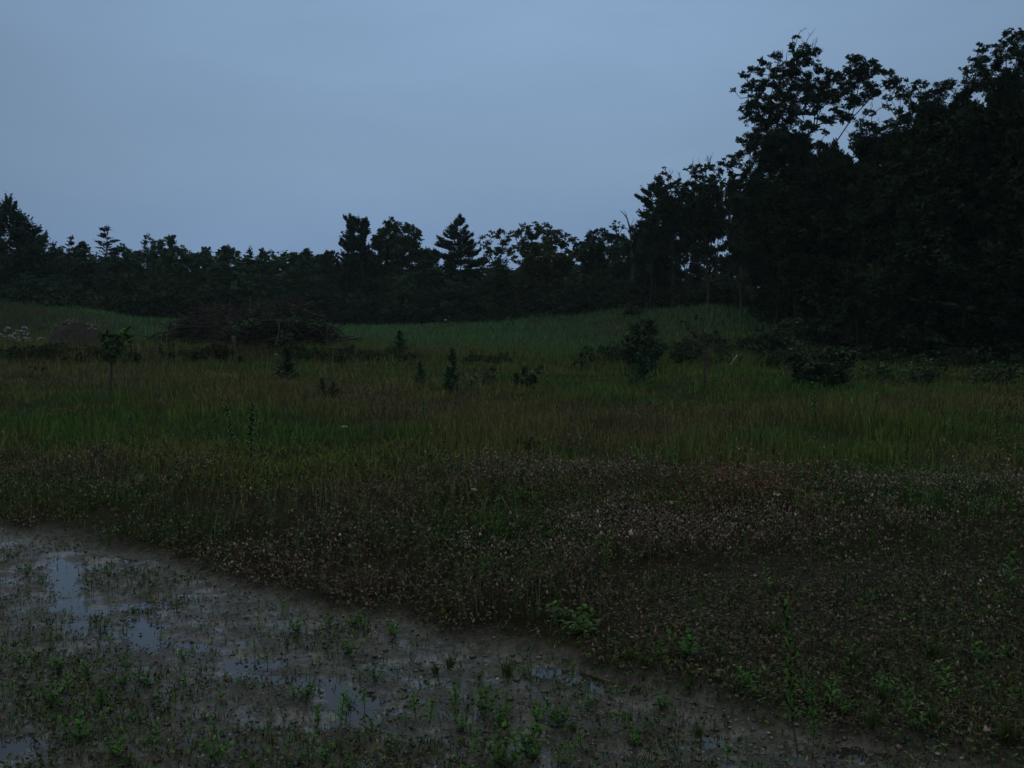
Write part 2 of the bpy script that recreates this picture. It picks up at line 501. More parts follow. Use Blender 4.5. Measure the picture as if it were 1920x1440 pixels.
# ---------------------------------------------------------------- ground and water
def build_ground():
    fine = np.linspace(-.72, .72, 560)
    coarse = np.linspace(.72, 2 * np.pi - .72, 90)[1:-1]
    ang = np.concatenate([fine, coarse])
    rad = np.concatenate([[.3, .8, 1.4, 1.9], np.arange(2.3, 12, .025), np.geomspace(12, 130, 210)[0:], np.geomspace(140, 400, 12)])
    A, R = np.meshgrid(ang, rad)
    X, Y = R * np.sin(A), R * np.cos(A)
    Z = H(X.ravel(), Y.ravel()).reshape(X.shape)
    mud, grav, px, py = zones(X, Y)
    near = R < 16
    mud = np.where(near, mud, 0); grav = np.where(near, grav, 0)
    wet = mud * np.clip(.55 - (Z - WATER_Z) / .05, 0, 1)
    wet = np.where(near, np.clip(wet * 1.6 + mud * .35, 0, 1), 0)
    na, nr = len(ang), len(rad)
    i = np.arange(nr - 1)[:, None] * na; k = np.arange(na)[None]; k2 = (k + 1) % na
    Q = np.stack([i + k, i + k2, i + na + k2, i + na + k], -1).reshape(-1, 4)
    V = np.stack([X, Y, Z], -1).reshape(-1, 3)
    c = len(V); V = np.vstack([V, [[0, 0, float(Z[0].mean())]]])
    T = np.array([[j, c, (j + 1) % na] for j in range(na)])
    one = lambda a: np.append(a.ravel(), 1.0)
    me = np_mesh("ground", V, Q[:, ::-1], T, smooth=True, attrs={"mud": one(mud), "gravel": one(grav), "wet": one(wet)})
    o = link("ground", me, M_GROUND); o["kind"] = "structure"
    # water surface over every hollow of the mud
    zq = V[Q][:, :, 2]; mq = one(mud)[Q].min(1); rq = np.hypot(V[Q][:, :, 0], V[Q][:, :, 1]).max(1)
    yq = V[Q][:, :, 1].min(1)
    sel = (zq.min(1) < WATER_Z + .002) & (mq > .5) & (rq < 12) & (yq > 1.5)
    q = Q[sel]
    u, inv = np.unique(q.ravel(), return_inverse=True)
    W = V[u].copy(); W[:, 2] = WATER_Z
    o = link("water", np_mesh("water", W, inv.reshape(-1, 4)[:, ::-1], smooth=True), M_WATER); o["kind"] = "structure"
build_ground()

# ---------------------------------------------------------------- trees
def skeleton(mb, base, top, clumps, r0, rng, tip=.012, step=.7, col=(1, 1, 1), wob=.06, expo=2.35, sides=5):
    """Trunk from base to top, then a limb to every clump from the best node below it."""
    base, top = np.asarray(base, float), np.asarray(top, float)
    n = max(4, int(np.linalg.norm(top - base) / step))
    nodes = [base + (top - base) * (k / n) + (rng.normal(0, wob, 3) * np.array([1, 1, 0]) * (k > 0)) for k in range(n + 1)]
    par = [-1] + list(range(n))
    paths = [list(range(n + 1))]
    lo = 1 + int(n * .12)
    C = np.asarray(clumps, float).reshape(-1, 3)
    order = np.argsort(np.linalg.norm(C - top, axis=1) + .2 * np.linalg.norm(C - base, axis=1))
    for ci in order:
        c = C[ci]
        P = np.array(nodes)
        d = np.linalg.norm(P - c, axis=1)
        hor = np.hypot(P[:, 0] - c[0], P[:, 1] - c[1])
        rise = c[2] - P[:, 2]
        cost = d + 1.6 * np.clip(hor * .35 - rise, 0, None)
        cost[:min(lo, len(cost))] += 50
        j = int(np.argmin(cost))
        k = max(1, int(round(d[j] / step)))
        prev = j; path = [j]
        for s in range(1, k + 1):
            t = s / k
            p = P[j] + (c - P[j]) * t
            p = p + np.array([0, 0, -.10 * d[j] * math.sin(math.pi * t) * (.4 if rise[j] > hor[j] else 1)])
            if s < k: p = p + rng.normal(0, wob * .8, 3)
            nodes.append(p); par.append(prev); prev = len(nodes) - 1; path.append(prev)
        paths.append(path)
    N = len(nodes)
    acc = np.zeros(N); kids = np.zeros(N, int)
    for i in range(N):
        if par[i] >= 0: kids[par[i]] += 1
    for i in range(N - 1, -1, -1):
        if kids[i] == 0: acc[i] = tip ** expo
        if par[i] >= 0: acc[par[i]] += acc[i]
    # trunk nodes come first and limbs are appended later, so one reverse pass is enough
    R = acc ** (1 / expo)
    R = R * min(1.6, max(.4, r0 / max(R[0], 1e-6))) if r0 else R
    P = np.array(nodes)
    for pth in paths:
        rr = R[pth].copy()
        if pth is not paths[0]: rr[0] = min(rr[0], rr[1] * 1.15)
        else:
            rr[0] *= 1.5
        tube(mb, P[pth], rr, sides if pth is paths[0] else max(3, sides - 1), col)

def clump_leaves(mb, C, r, rng, base_col, L, W, cover=2.0, flatz=.75, flat=.5, spread=.22, light=.28, needle=False):
    """Leaves filling ragged clumps of radius r round the centres C, light and dark clumps."""
    r = np.broadcast_to(np.asarray(r, float), (len(C),))
    n = np.maximum(3, (cover * math.pi * r ** 2 / (.36 * L * W)).astype(int))
    n = np.where(r < .05, 0, n)
    idx = np.repeat(np.arange(len(C)), n)
    N = len(idx)
    if N == 0: return
    nsub = 9
    sd = rng.normal(size=(len(C), nsub, 3)); sd /= np.linalg.norm(sd, axis=2)[:, :, None]
    sd = sd * (rng.random((len(C), nsub, 1)) ** .45) * (1 + spread * rng.normal(size=(len(C), nsub, 1)))
    sub = sd[idx, rng.integers(0, nsub, N)]
    d = rng.normal(size=(N, 3)); d /= np.linalg.norm(d, axis=1)[:, None]
    P = C[idx] + (sub * .95 + d * (rng.random(N) ** .5)[:, None] * .42) * r[idx][:, None] * np.array([1, 1, flatz])
    tone = np.exp(rng.normal(0, light, len(C)))[idx, None]
    col = jit(base_col, N, rng, .16, .07) * tone
    ax = None
    if needle:
        ax = d * np.array([1, 1, .3]) + np.array([0, 0, .55])
    leaves(mb, P, L, W, rng, col, flat, ax)

G_DARK = (.013, .030, .016)
G_MID = (.019, .042, .018)
G_YEL = (.034, .056, .017)
G_PINE = (.017, .040, .029)

def outline_tree(name, label, cat, px, Y, crop, clumps, col, L, depth, group=None, body=None, needle=False, seed=1,
                 trunk_top=None, r0=.16, bark=None, twigs=(), cover=1.9, fill=2, plump=1.3):
    """A tree whose clumps were read off the photograph; each clump gets a depth of its own in the crown."""
    ox, oy, s = crop
    rng = np.random.default_rng(seed)
    bx = x_at(px, 600, Y); bz = h1(bx, Y)
    base = np.array([bx, Y, bz])
    P, R = [], []
    cl = [(ox + a / s, oy + b / s, r / s) for a, b, r in clumps]
    for a, b, r in list(cl):
        for _ in range(fill):
            q = rng.normal(0, .95, 2) * r
            cl.append((a + q[0], b + abs(q[1]) * .8, r * rng.uniform(.55, .85)))
    if body:
        for (x0, x1, y0, y1, n, rr) in body:
            for _ in range(n):
                cl.append((rng.uniform(x0, x1), rng.uniform(y0, y1), rr * rng.uniform(.7, 1.2)))
    cx = np.mean([c[0] for c in cl]); hw = max(np.ptp([c[0] for c in cl]) / 2, 1)
    for a, b, r in cl:
        k = 1 if r * Y / F < .38 else 2
        for _ in range(k):
            w = math.sqrt(max(.12, 1 - min(1, abs(a - cx) / hw) ** 2))
            dy = rng.uniform(-1, 1) * depth * w
            y = Y + dy
            P.append((x_at(a + rng.uniform(-3, 3), b, y), y, z_at(b + rng.uniform(-2, 2), y))); R.append(r * y / F)
    P = np.array(P) - base; R = np.array(R)
    tw = []
    for a, b in twigs:
        a, b = ox + a / s, oy + b / s
        y = Y + rng.uniform(-.5, .5) * depth
        tw.append(np.array((x_at(a, b, y), y, z_at(b, y))) - base)
    root = thing(name, label, cat, base, group)
    tb = MB()
    tt = trunk_top if trunk_top is not None else .62
    ztop = P[:, 2].max()
    top = np.array([np.average(P[:, 0]) * .6, rng.uniform(-.2, .2), ztop * tt])
    keep = rng.permutation(len(P))[:170]
    allc = P[keep]
    skeleton(tb, (0, 0, -.15), top, allc, r0, rng, tip=.009 * Y / 60 + .002)
    for t_ in tw:          # bare twigs standing out of the crown
        below = P[P[:, 2] < t_[2] - .25]
        q = below[np.argmin(np.linalg.norm((below - t_) * np.array([1.6, .5, 1]), axis=1))]
        mid = (q + t_) / 2 + np.array([rng.normal(0, .08), 0, .05])
        tube(tb, [q, mid, t_], [.022, .014, .006], 4)
        for _ in range(2):
            s0 = q + (t_ - q) * rng.uniform(.4, .7)
            tube(tb, [s0, s0 + np.array([rng.normal(0, .18), rng.normal(0, .1), rng.uniform(.15, .4)])], [.010, .004], 3)
    tb.obj("trunk", bark or M_BARK, root, smooth=True)
    cb = MB()
    L = L * .72
    clump_leaves(cb, P, R * plump, rng, col, L, L * (.32 if needle else .58), cover, needle=needle)
    cb.obj("crown", M_NEEDLE if needle else M_LEAF, root)
    return root

def proto_broadleaf(seed, Ht=10.0, Rw=2.6, lo=.2, n=70, L=.26, col=G_DARK, cover=2.3, airy=0.0):
    rng = np.random.default_rng(seed)
    root = thing("broadleaf_tree", "dark broadleaf tree", "tree", (0, 0, -50))
    P, R = [], []
    lobes = [(rng.uniform(-.5, .5) * Rw, rng.uniform(-.5, .5) * Rw, rng.uniform(lo + .25, .92) * Ht, rng.uniform(.35, .6) * Rw) for _ in range(9)]
    lobes.append((0, 0, Ht * .90, .40 * Rw))
    while len(P) < n:
        if rng.random() < .55:
            a, b, c, r = lobes[rng.integers(len(lobes))]
            d = rng.normal(size=3); d /= np.linalg.norm(d)
            p = np.array([a, b, c]) + d * r * rng.random() ** .4 * np.array([1, 1, 1.1])
        else:
            z = rng.uniform(lo, .97); ang = rng.uniform(0, 2 * np.pi)
            prof = math.sin(math.pi * min(.98, .12 + .86 * ((z - lo) / (1 - lo)) ** .85)) ** .65
            rr = Rw * prof * rng.random() ** .35 * rng.uniform(.7, 1.1)
            p = np.array([rr * math.cos(ang), rr * math.sin(ang), z * Ht])
        if p[2] > Ht * 1.0 or p[2] < lo * Ht: continue
        P.append(p); R.append(rng.uniform(.36, .78) * (1 - airy * .4))
    P = np.array(P); R = np.array(R)
    tb = MB()
    skeleton(tb, (0, 0, -.2), (rng.uniform(-.3, .3), rng.uniform(-.3, .3), Ht * .66), P[rng.permutation(len(P))[:60]], .13, rng, tip=.014)
    tb.obj("trunk", M_BARK, root, smooth=True)
    cb = MB(); clump_leaves(cb, P, R, rng, col, L, L * .58, cover)
    cb.obj("crown", M_LEAF, root)
    return root

def proto_conifer(seed, Ht=10.0, Rw=1.9, lo=.12, gap=.62, L=.40, W=.13, col=G_PINE, power=.8, up=.25, dens=1.0, tier=5, name="conifer_tree", tuft=.26, tip=.012):
    rng = np.random.default_rng(seed)
    root = thing(name, "dark conifer", "tree", (0, 0, -50))
    tb, cb = MB(), MB()
    tube(tb, [(rng.normal(0, .01 * Ht) * (k > 0), rng.normal(0, .01 * Ht) * (k > 0), Ht * (k / 8 * 1.02 - .02)) for k in range(9)],
         [max(.0115 * Ht * (1 - k / 8.6), .003) for k in range(9)], 6)
    z = lo * Ht
    while z < Ht * .985:
        f = (z / Ht - lo) / (1 - lo)
        Lb = Rw * ((1 - f) ** power) * rng.uniform(.7, 1.12) + .03 * Ht * .4
        for k in range(tier):
            if rng.random() < .12: continue
            a = rng.uniform(0, 2 * np.pi); ln = Lb * rng.uniform(.55, 1.12)
            u = np.array([math.cos(a), math.sin(a), 0])
            t = np.linspace(0, 1, 6)
            zz = z + rng.uniform(-.3, .3) * gap
            B = np.array([0, 0, zz]) + u * (t[:, None] * ln) + np.array([0, 0, 1]) * (ln * (up * t ** 1.8 - .08 * t + .35 * f * t))[:, None]
            tube(tb, B, np.linspace(max(.012 * ln + .008 * Ht / 10, .003), .002 * Ht / 10 + .001, 6), 3)
            m = max(3, int(dens * 46 * (ln / Rw + .12)))
            q = rng.uniform(.22, 1.04, m) ** .8
            C = np.array([0, 0, zz]) + u * (q[:, None] * ln) + np.array([0, 0, 1]) * (ln * (up * q ** 1.8 - .08 * q + .35 * f * q))[:, None]
            side = np.array([-u[1], u[0], 0])
            off = rng.normal(0, 1, m) * tuft * ln * (.35 + .5 * q)
            C = C + side * off[:, None] + rng.normal(0, .05, (m, 3)) * L / .4
            ax = u * .8 + side * np.sign(off)[:, None] * .5 + np.array([0, 0, .45])
            tone = math.exp(rng.normal(0, .22))
            leaves(cb, C, L, W, rng, jit(col, m, rng, .15, .07) * tone, .5, ax)
        z += gap * rng.uniform(.75, 1.25) * (1 - .45 * f)
    m = int(26 * dens)
    C = np.array([0, 0, Ht]) + rng.normal(0, 1, (m, 3)) * np.array([.012, .012, .03]) * Ht - np.array([0, 0, .02 * Ht])
    leaves(cb, C, L * .8, W, rng, jit(col, m, rng), .3, np.tile([0, 0, 1.3], (m, 1)))
    tb.obj("trunk", M_BARK, root, smooth=True)
    cb.obj("crown", M_NEEDLE, root)
    return root

def layered_pine(name, label, px, Y, top, tiers, col, L, seed=1, gap=10.5, thick=.12, ext=1.0):
    """A pine with flat tiers of boughs; tiers: pixel row, reach to the left and to the right in pixels."""
    rng = np.random.default_rng(seed)
    x = x_at(px, 560, Y); z0 = h1(x, Y); m = Y / F
    ht = z_at(top, Y) - z0
    o = thing(name, label, "tree", (x, Y, z0 - .05))
    tb, cb = MB(), MB()
    tube(tb, [(rng.normal(0, .05) * (k > 0), 0, ht * k / 8) for k in range(9)], [max(.013 * ht * (1 - k / 8.5), .006) for k in range(9)], 6)
    ty = [t[0] for t in tiers]; tl = [t[1] for t in tiers]; tr = [t[2] for t in tiers]
    py = top + 3
    while py < ty[-1]:
        lw, rw = np.interp(py, ty, tl) * m, np.interp(py, ty, tr) * m
        z = z_at(py, Y) - z0
        az = [math.pi + rng.normal(0, .25), rng.normal(0, .25)] + list(rng.uniform(0, 6.283, 4))
        for k, a in enumerate(az):
            c = .5 + .5 * math.cos(a)
            ln = (lw * (1 - c) + rw * c) * (1.0 if k < 2 else rng.uniform(.6, .95)) * ext
            if k < 2: ln *= rng.uniform(.66, 1.08)
            u = np.array([math.cos(a), math.sin(a), 0]); side = np.array([-u[1], u[0], 0])
            zz = z + rng.normal(0, .16); sag = 0
            f = 1 - (py - top) / (ty[-1] - top)
            cu = rng.uniform(.05, .28); dr = rng.uniform(-.05, .10)
            curve = lambda q: ln * (-.16 * q * (1 - q) * 2 + cu * q ** 3 - dr * q + .25 * max(0, f - .6) * q)
            t = np.linspace(0, 1, 6)
            tube(tb, np.array([0, 0, zz]) + u * (t[:, None] * ln) + np.array([0, 0, 1]) * curve(t)[:, None], np.linspace(.018 * ln + .012, .006, 6), 3)
            n = int(40 * ln / L + 14)
            q = rng.uniform(.25, 1.05, n) ** .75
            off = rng.normal(0, .16, n) * ln * (.4 + .6 * q)
            C = np.array([0, 0, zz]) + u * (q[:, None] * ln) + side * off[:, None] + np.array([0, 0, 1]) * (curve(q) + np.abs(rng.normal(0, thick, n)) - .03 + sag)[:, None]
            ax = u * .7 + side * np.sign(off)[:, None] * .5 + np.array([0, 0, .5])
            leaves(cb, C, L, L * .34, rng, jit(col, n, rng, .16, .07) * math.exp(rng.normal(0, .2)), .5, ax)
        py += gap * rng.uniform(.75, 1.25)
    n = 40
    leaves(cb, np.array([0, 0, ht]) + rng.normal(0, 1, (n, 3)) * np.array([.10, .10, .22]) - np.array([0, 0, .1]), L, L * .34, rng, jit(col, n, rng), .3, np.tile([0, 0, 1.2], (n, 1)))
    tb.obj("trunk", M_BARK, o, smooth=True); cb.obj("crown", M_NEEDLE, o)
    return o

def use_proto(proto, used, loc, rz, scale, label, group):
    """The first use moves the prototype itself, later ones are copies."""
    if proto.name not in used:
        used.add(proto.name)
        proto.location = loc; proto.rotation_euler = (0, 0, rz); proto.scale = scale
        proto["label"] = label
        if group: proto["group"] = group
        return proto
    return dup(proto, loc, rz, scale, label, group)

USED = set()
G_FAR_HAZE = (.027, .066, .040)  # distance haze put into the leaf colour: far crowns paler and bluer
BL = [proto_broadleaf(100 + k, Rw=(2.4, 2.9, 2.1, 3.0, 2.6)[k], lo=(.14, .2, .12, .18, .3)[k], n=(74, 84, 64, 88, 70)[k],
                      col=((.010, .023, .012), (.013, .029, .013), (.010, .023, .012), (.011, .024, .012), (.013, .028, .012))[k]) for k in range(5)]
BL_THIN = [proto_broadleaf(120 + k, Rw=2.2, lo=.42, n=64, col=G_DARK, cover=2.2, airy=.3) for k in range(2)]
BF = [proto_broadleaf(180 + k, Rw=(2.8, 3.1, 2.5)[k], lo=(.14, .18, .12)[k], n=(84, 92, 76)[k], col=(G_FAR_HAZE, (.030, .070, .036), G_FAR_HAZE)[k], L=.30) for k in range(3)]
CF = [proto_conifer(140 + k, Rw=(2.0, 1.5, 2.4)[k], power=(.75, .9, .7)[k]) for k in range(3)]

def stand(kind, px, Y, py_top, width, label, group=None, seed=0):
    """One tree of the wood: pixel column, distance, pixel row of its top and crown width in pixels."""
    r = random.Random(int(px * 7 + Y * 13 + seed))
    x = x_at(px, 560, Y); z0 = h1(x, Y)
    ht = max(1.0, z_at(py_top, Y) - z0)
    w = width * Y / F
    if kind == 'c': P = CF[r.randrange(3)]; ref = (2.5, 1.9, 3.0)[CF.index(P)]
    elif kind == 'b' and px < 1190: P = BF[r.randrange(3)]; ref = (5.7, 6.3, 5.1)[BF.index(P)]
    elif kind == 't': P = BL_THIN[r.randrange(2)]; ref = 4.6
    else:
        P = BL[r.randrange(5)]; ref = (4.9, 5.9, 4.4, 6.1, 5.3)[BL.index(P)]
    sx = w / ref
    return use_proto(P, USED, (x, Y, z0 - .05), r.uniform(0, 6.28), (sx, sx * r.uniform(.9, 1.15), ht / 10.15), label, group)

# --- trees read one by one off the skyline
C1, C2, C3, C4, C5 = (0, 350, 3.6), (450, 380, 3.6), (900, 380, 3.6), (1100, 280, 4.234), (1350, 30, 3.368)

layered_pine("pine_tree", "broad dark pine towering at the far left end of the tree line", 22, 78, 381,
    [(384, 7, 7), (394, 17, 14), (404, 26, 24), (416, 34, 34), (430, 46, 42), (441, 52, 56), (452, 60, 68), (466, 66, 74), (480, 70, 84), (560, 74, 84)], G_PINE, .32, seed=11, gap=7.5, thick=.26)
layered_pine("pine_tree", "flat topped narrow pine at the middle of the far tree line", 672, 92, 414,
    [(415, 16, 22), (425, 26, 22), (436, 18, 22), (447, 24, 18), (458, 36, 12), (470, 28, 20), (482, 33, 28), (560, 32, 30)], G_PINE, .34, seed=12, gap=5.5, thick=.20)
outline_tree("broadleaf_tree", "bushy spire topped tree beside the flat topped narrow pine", "tree", 742, 93, C2,
    [(1020,105,14),(1010,150,30),(985,140,14),(1050,150,20),(980,200,36),(1050,185,36),(930,250,36),(1000,260,56),(1110,170,30),(1150,180,30),(1190,210,28),(1215,238,20),(1160,250,40),(1180,290,30),
     (1100,260,46),(1220,320,26),(1080,330,56),(1000,330,56),(1260,350,36),(1170,370,46),(900,300,24),(1130,300,36)], G_DARK, .30, 2.4, body=[(700, 800, 475, 580, 26, 14)], seed=13, r0=.18)
layered_pine("pine_tree", "layered pine with long drooping left boughs, standing above the far wood", 864, 90, 408,
    [(410, 3, 4), (418, 9, 9), (426, 16, 12), (434, 30, 17), (446, 24, 22), (457, 56, 30), (467, 38, 32), (479, 48, 46), (491, 42, 56), (502, 38, 46), (565, 36, 38)], G_PINE, .32, seed=14, gap=9.0, thick=.13)
outline_tree("broadleaf_tree", "open airy tree right of the layered pine, sky showing through its crown", "tree", 932, 88, C3,
    [(20,230,14),(80,200,16),(120,188,16),(150,200,18),(100,230,22),(60,270,22),(150,260,26),(190,240,22),(210,200,14),(180,310,26),(110,320,30),(60,330,22),(40,390,22),(120,390,30),(200,330,22),(20,300,18),(-10,270,14),(235,290,14)],
    G_MID, .27, 1.8, body=[(905, 965, 500, 585, 14, 13)], seed=15, r0=.15, cover=1.5)
outline_tree("broadleaf_tree", "round yellowish green tree, palest crown of the far wood", "tree", 1012, 84, C3,
    [(290,145,16),(270,190,20),(250,215,24),(320,170,28),(370,140,16),(430,140,16),(400,180,32),(340,220,36),(460,190,32),(520,190,24),(430,240,40),(300,270,32),(540,230,28),(580,210,16),(600,250,22),(560,290,36),
     (480,300,46),(380,300,46),(630,240,12),(640,270,14),(600,320,28),(290,340,36),(250,300,24),(350,360,46),(450,370,46),(540,370,40)], G_YEL, .27, 2.3, body=[(970, 1070, 490, 580, 24, 13)], seed=16, r0=.17, cover=1.6)
outline_tree("broadleaf_tree", "tree with ragged tufted top just left of the bare dead snag", "tree", 1112, 80, C3,
    [(745,190,18),(790,185,14),(720,240,24),(770,230,30),(830,180,20),(850,220,34),(690,290,30),(750,290,44),(660,340,24),(700,350,44),(840,290,44),(780,360,50),(920,130,10),(915,170,22),(930,220,32),(890,240,30),(960,270,40),(900,320,50)],
    G_DARK, .26, 2.0, body=[(1080, 1175, 480, 575, 26, 13)], seed=17, r0=.16)
layered_pine("pine_tree", "pine with shelf like boughs at the left end of the hill wood", 1230, 74, 338,
    [(341, 9, 8), (352, 20, 16), (362, 24, 20), (373, 38, 22), (384, 28, 24), (394, 42, 26), (408, 32, 30), (420, 44, 30), (540, 40, 38)], G_PINE, .27, seed=18, gap=8.0, thick=.14)
outline_tree("broadleaf_tree", "thin topped tree rising right behind the shelf boughed pine", "tree", 1262, 72, C4,
    [(622,145,9),(600,185,14),(575,235,24),(640,200,14),(665,225,18),(700,275,28),(740,245,18),(650,290,34),(690,330,40),(620,350,40),(760,310,36),(600,420,40),(700,410,50)],
    G_DARK, .22, 1.6, body=[(1235, 1290, 380, 470, 18, 12)], seed=19, r0=.15, twigs=[(690,175),(735,185),(660,170),(745,170)], trunk_top=.6)
outline_tree("broadleaf_tree", "tree with bare twigs poking from its crown above the hill trunks", "tree", 1330, 68, C4,
    [(780,155,12),(830,140,18),(880,145,26),(840,180,18),(860,220,32),(930,160,30),(960,120,26),(1000,150,30),(1050,110,26),(1060,160,30),(920,220,40),(1000,220,40),(800,270,40),(880,300,50),(980,300,50),(1060,260,36),(800,350,50),(920,390,50),(1040,370,50)],
    G_DARK, .22, 2.0, body=[(1290, 1360, 380, 470, 22, 12)], seed=20, r0=.17, twigs=[(850,80),(890,95),(950,40),(970,60),(1010,15),(985,45),(940,80)], trunk_top=.6)
outline_tree("broadleaf_tree", "tree tucked against the left flank of the tall oak", "tree", 1390, 64, C4,
    [(1120,60,18),(1160,55,18),(1205,25,22),(1210,70,32),(1150,110,32),(1220,120,36),(1290,100,36),(1260,170,44),(1160,190,40),(1110,120,12),(1180,270,50),(1270,270,50),(1340,200,40),(1200,360,50),(1320,340,50)],
    G_DARK, .21, 1.9, body=[(1365, 1430, 360, 450, 22, 12)], seed=22, r0=.17, trunk_top=.6)

OAK = [(485,128,11),(455,190,16),(365,248,20),(265,280,20),(215,330,20),(150,370,17),(175,440,24),(205,410,18),(270,350,19),(350,340,32),(450,290,26),(500,250,32),(590,220,30),(540,190,16),(570,290,27),(480,340,36),(390,390,40),
    (280,420,30),(230,450,22),(640,340,24),(690,355,18),(560,370,28),(620,430,36),(720,390,28),(740,360,15),(680,450,40),(560,450,36),(470,430,36),(330,500,40),(220,540,32),(250,500,22),(160,590,26),(220,620,30),(300,570,36),
    (380,560,32),(440,500,36),(530,520,32),(620,510,36),(720,500,36),(800,470,32),(830,420,32),(870,530,40),(930,500,28),(980,470,28),(960,430,28),(890,380,32),(840,330,28),(890,340,32),(860,260,28),(900,290,24),(960,290,20),
    (990,330,24),(1040,350,24),(1090,410,28),(1040,420,17),(920,340,24),(800,360,17),(450,570,36),(520,600,22),(580,600,19),(640,640,23),(740,590,27),(780,630,28),(830,640,15),(700,650,22),(600,690,22),(550,670,24),(450,650,36),
    (360,640,36),(290,670,36),(250,720,28),(390,720,36),(630,570,12),(660,720,15),
    (190,760,26),(260,770,44),(350,770,50),(450,780,54),(530,790,40),(200,830,34),(300,850,54),(420,870,54),(520,870,54),(620,820,34),(680,870,44),(600,930,54),(480,960,54),(300,960,54),(700,960,54)]
outline_tree("oak_tree", "tallest oak, its open spreading crown standing clear of the black wood", "tree", 1500, 54, C5, OAK, G_DARK, .15, 2.6, fill=4, plump=1.55,
    body=[(1400, 1580, 330, 560, 60, 17)], seed=23, r0=.34, twigs=[(555,72),(605,75),(620,130),(395,208),(510,150),(590,150),(430,210)], trunk_top=.48, cover=1.75)
outline_tree("broadleaf_tree", "open crowned tree between the tall oak and the taller maple", "tree", 1690, 47, C5,
    [(930,610,22),(880,680,22),(950,690,36),(1000,720,32),(900,720,32),(1060,680,30),(1050,510,18),(1070,570,18),(1130,460,26),(1170,410,18),(1250,410,18),(1300,430,22),(1230,440,22),(1190,500,34),(1270,500,30),(1130,600,30),
     (1220,570,34),(1110,680,30),(1390,430,32),(1420,410,20),(1465,410,16),(1350,480,28),(1450,450,24),(1380,520,44),(1500,490,34),(1200,650,50),(1300,600,50),(1400,600,50),(1480,570,44),(1060,760,50),(1200,760,60),(1340,720,60)],
    G_DARK, .14, 2.4, plump=1.5, body=[(1620, 1790, 270, 420, 46, 17)], seed=24, r0=.24, twigs=[(995,640),(1000,580),(960,545),(790,720)], trunk_top=.5, cover=1.6)
outline_tree("maple_tree", "tall layered maple cut off at the right edge of the photo", "tree", 1890, 41, C5,
    [(1545,330,16),(1590,270,20),(1640,180,15),(1650,210,24),(1620,330,36),(1670,270,36),(1700,190,13),(1740,180,16),(1740,230,30),(1800,160,26),(1820,100,20),(1835,92,12),(1860,140,26),(1890,110,20),(1905,90,11),(1860,200,34),(1890,240,30),
     (1810,240,36),(1750,300,36),(1690,350,44),(1600,410,38),(1640,440,54),(1720,420,54),(1800,350,46),(1880,320,46),(1850,420,54),(1780,460,54),(1900,420,54),(1960,200,54),(1980,300,54),(1960,400,54),(2000,250,44),(1940,120,30)],
    G_DARK, .125, 2.2, plump=1.5, body=[(1800, 1990, 190, 420, 56, 18)], seed=25, r0=.26, trunk_top=.6, cover=1.6)

# --- the rest of the far wood
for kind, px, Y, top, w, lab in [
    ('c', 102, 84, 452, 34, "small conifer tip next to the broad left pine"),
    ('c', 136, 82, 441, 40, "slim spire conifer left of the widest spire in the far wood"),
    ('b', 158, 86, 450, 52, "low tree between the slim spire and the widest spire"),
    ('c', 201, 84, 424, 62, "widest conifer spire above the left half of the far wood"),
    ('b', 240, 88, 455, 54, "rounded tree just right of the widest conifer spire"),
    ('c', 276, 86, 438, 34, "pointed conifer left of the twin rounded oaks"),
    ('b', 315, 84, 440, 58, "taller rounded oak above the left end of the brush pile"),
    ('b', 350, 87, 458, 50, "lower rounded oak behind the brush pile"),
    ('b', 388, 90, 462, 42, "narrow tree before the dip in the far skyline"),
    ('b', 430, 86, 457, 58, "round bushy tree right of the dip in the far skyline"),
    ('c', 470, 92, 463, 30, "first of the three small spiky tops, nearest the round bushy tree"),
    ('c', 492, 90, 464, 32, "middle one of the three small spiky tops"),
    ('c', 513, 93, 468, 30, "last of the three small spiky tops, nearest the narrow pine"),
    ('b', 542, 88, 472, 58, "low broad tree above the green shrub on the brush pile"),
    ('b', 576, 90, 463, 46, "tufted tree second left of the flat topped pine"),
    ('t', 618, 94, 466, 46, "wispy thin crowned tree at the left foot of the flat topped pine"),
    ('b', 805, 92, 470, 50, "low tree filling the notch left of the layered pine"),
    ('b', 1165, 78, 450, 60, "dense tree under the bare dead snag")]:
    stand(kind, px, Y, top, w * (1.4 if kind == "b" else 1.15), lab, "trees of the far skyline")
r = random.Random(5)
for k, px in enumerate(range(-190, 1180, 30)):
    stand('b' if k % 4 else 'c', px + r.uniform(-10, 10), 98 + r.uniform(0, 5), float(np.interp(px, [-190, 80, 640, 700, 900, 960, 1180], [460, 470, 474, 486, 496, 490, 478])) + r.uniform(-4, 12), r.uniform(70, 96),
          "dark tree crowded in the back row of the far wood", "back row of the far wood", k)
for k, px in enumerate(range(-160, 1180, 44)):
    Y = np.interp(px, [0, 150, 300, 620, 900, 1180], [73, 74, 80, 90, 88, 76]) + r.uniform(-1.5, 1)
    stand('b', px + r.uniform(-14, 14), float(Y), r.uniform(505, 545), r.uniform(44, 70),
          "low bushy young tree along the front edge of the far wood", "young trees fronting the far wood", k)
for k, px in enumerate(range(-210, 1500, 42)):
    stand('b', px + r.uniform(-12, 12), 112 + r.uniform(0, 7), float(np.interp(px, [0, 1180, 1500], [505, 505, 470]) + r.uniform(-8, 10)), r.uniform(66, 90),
          "dark tree crowded in the back row of the far wood", "back row of the far wood", k)
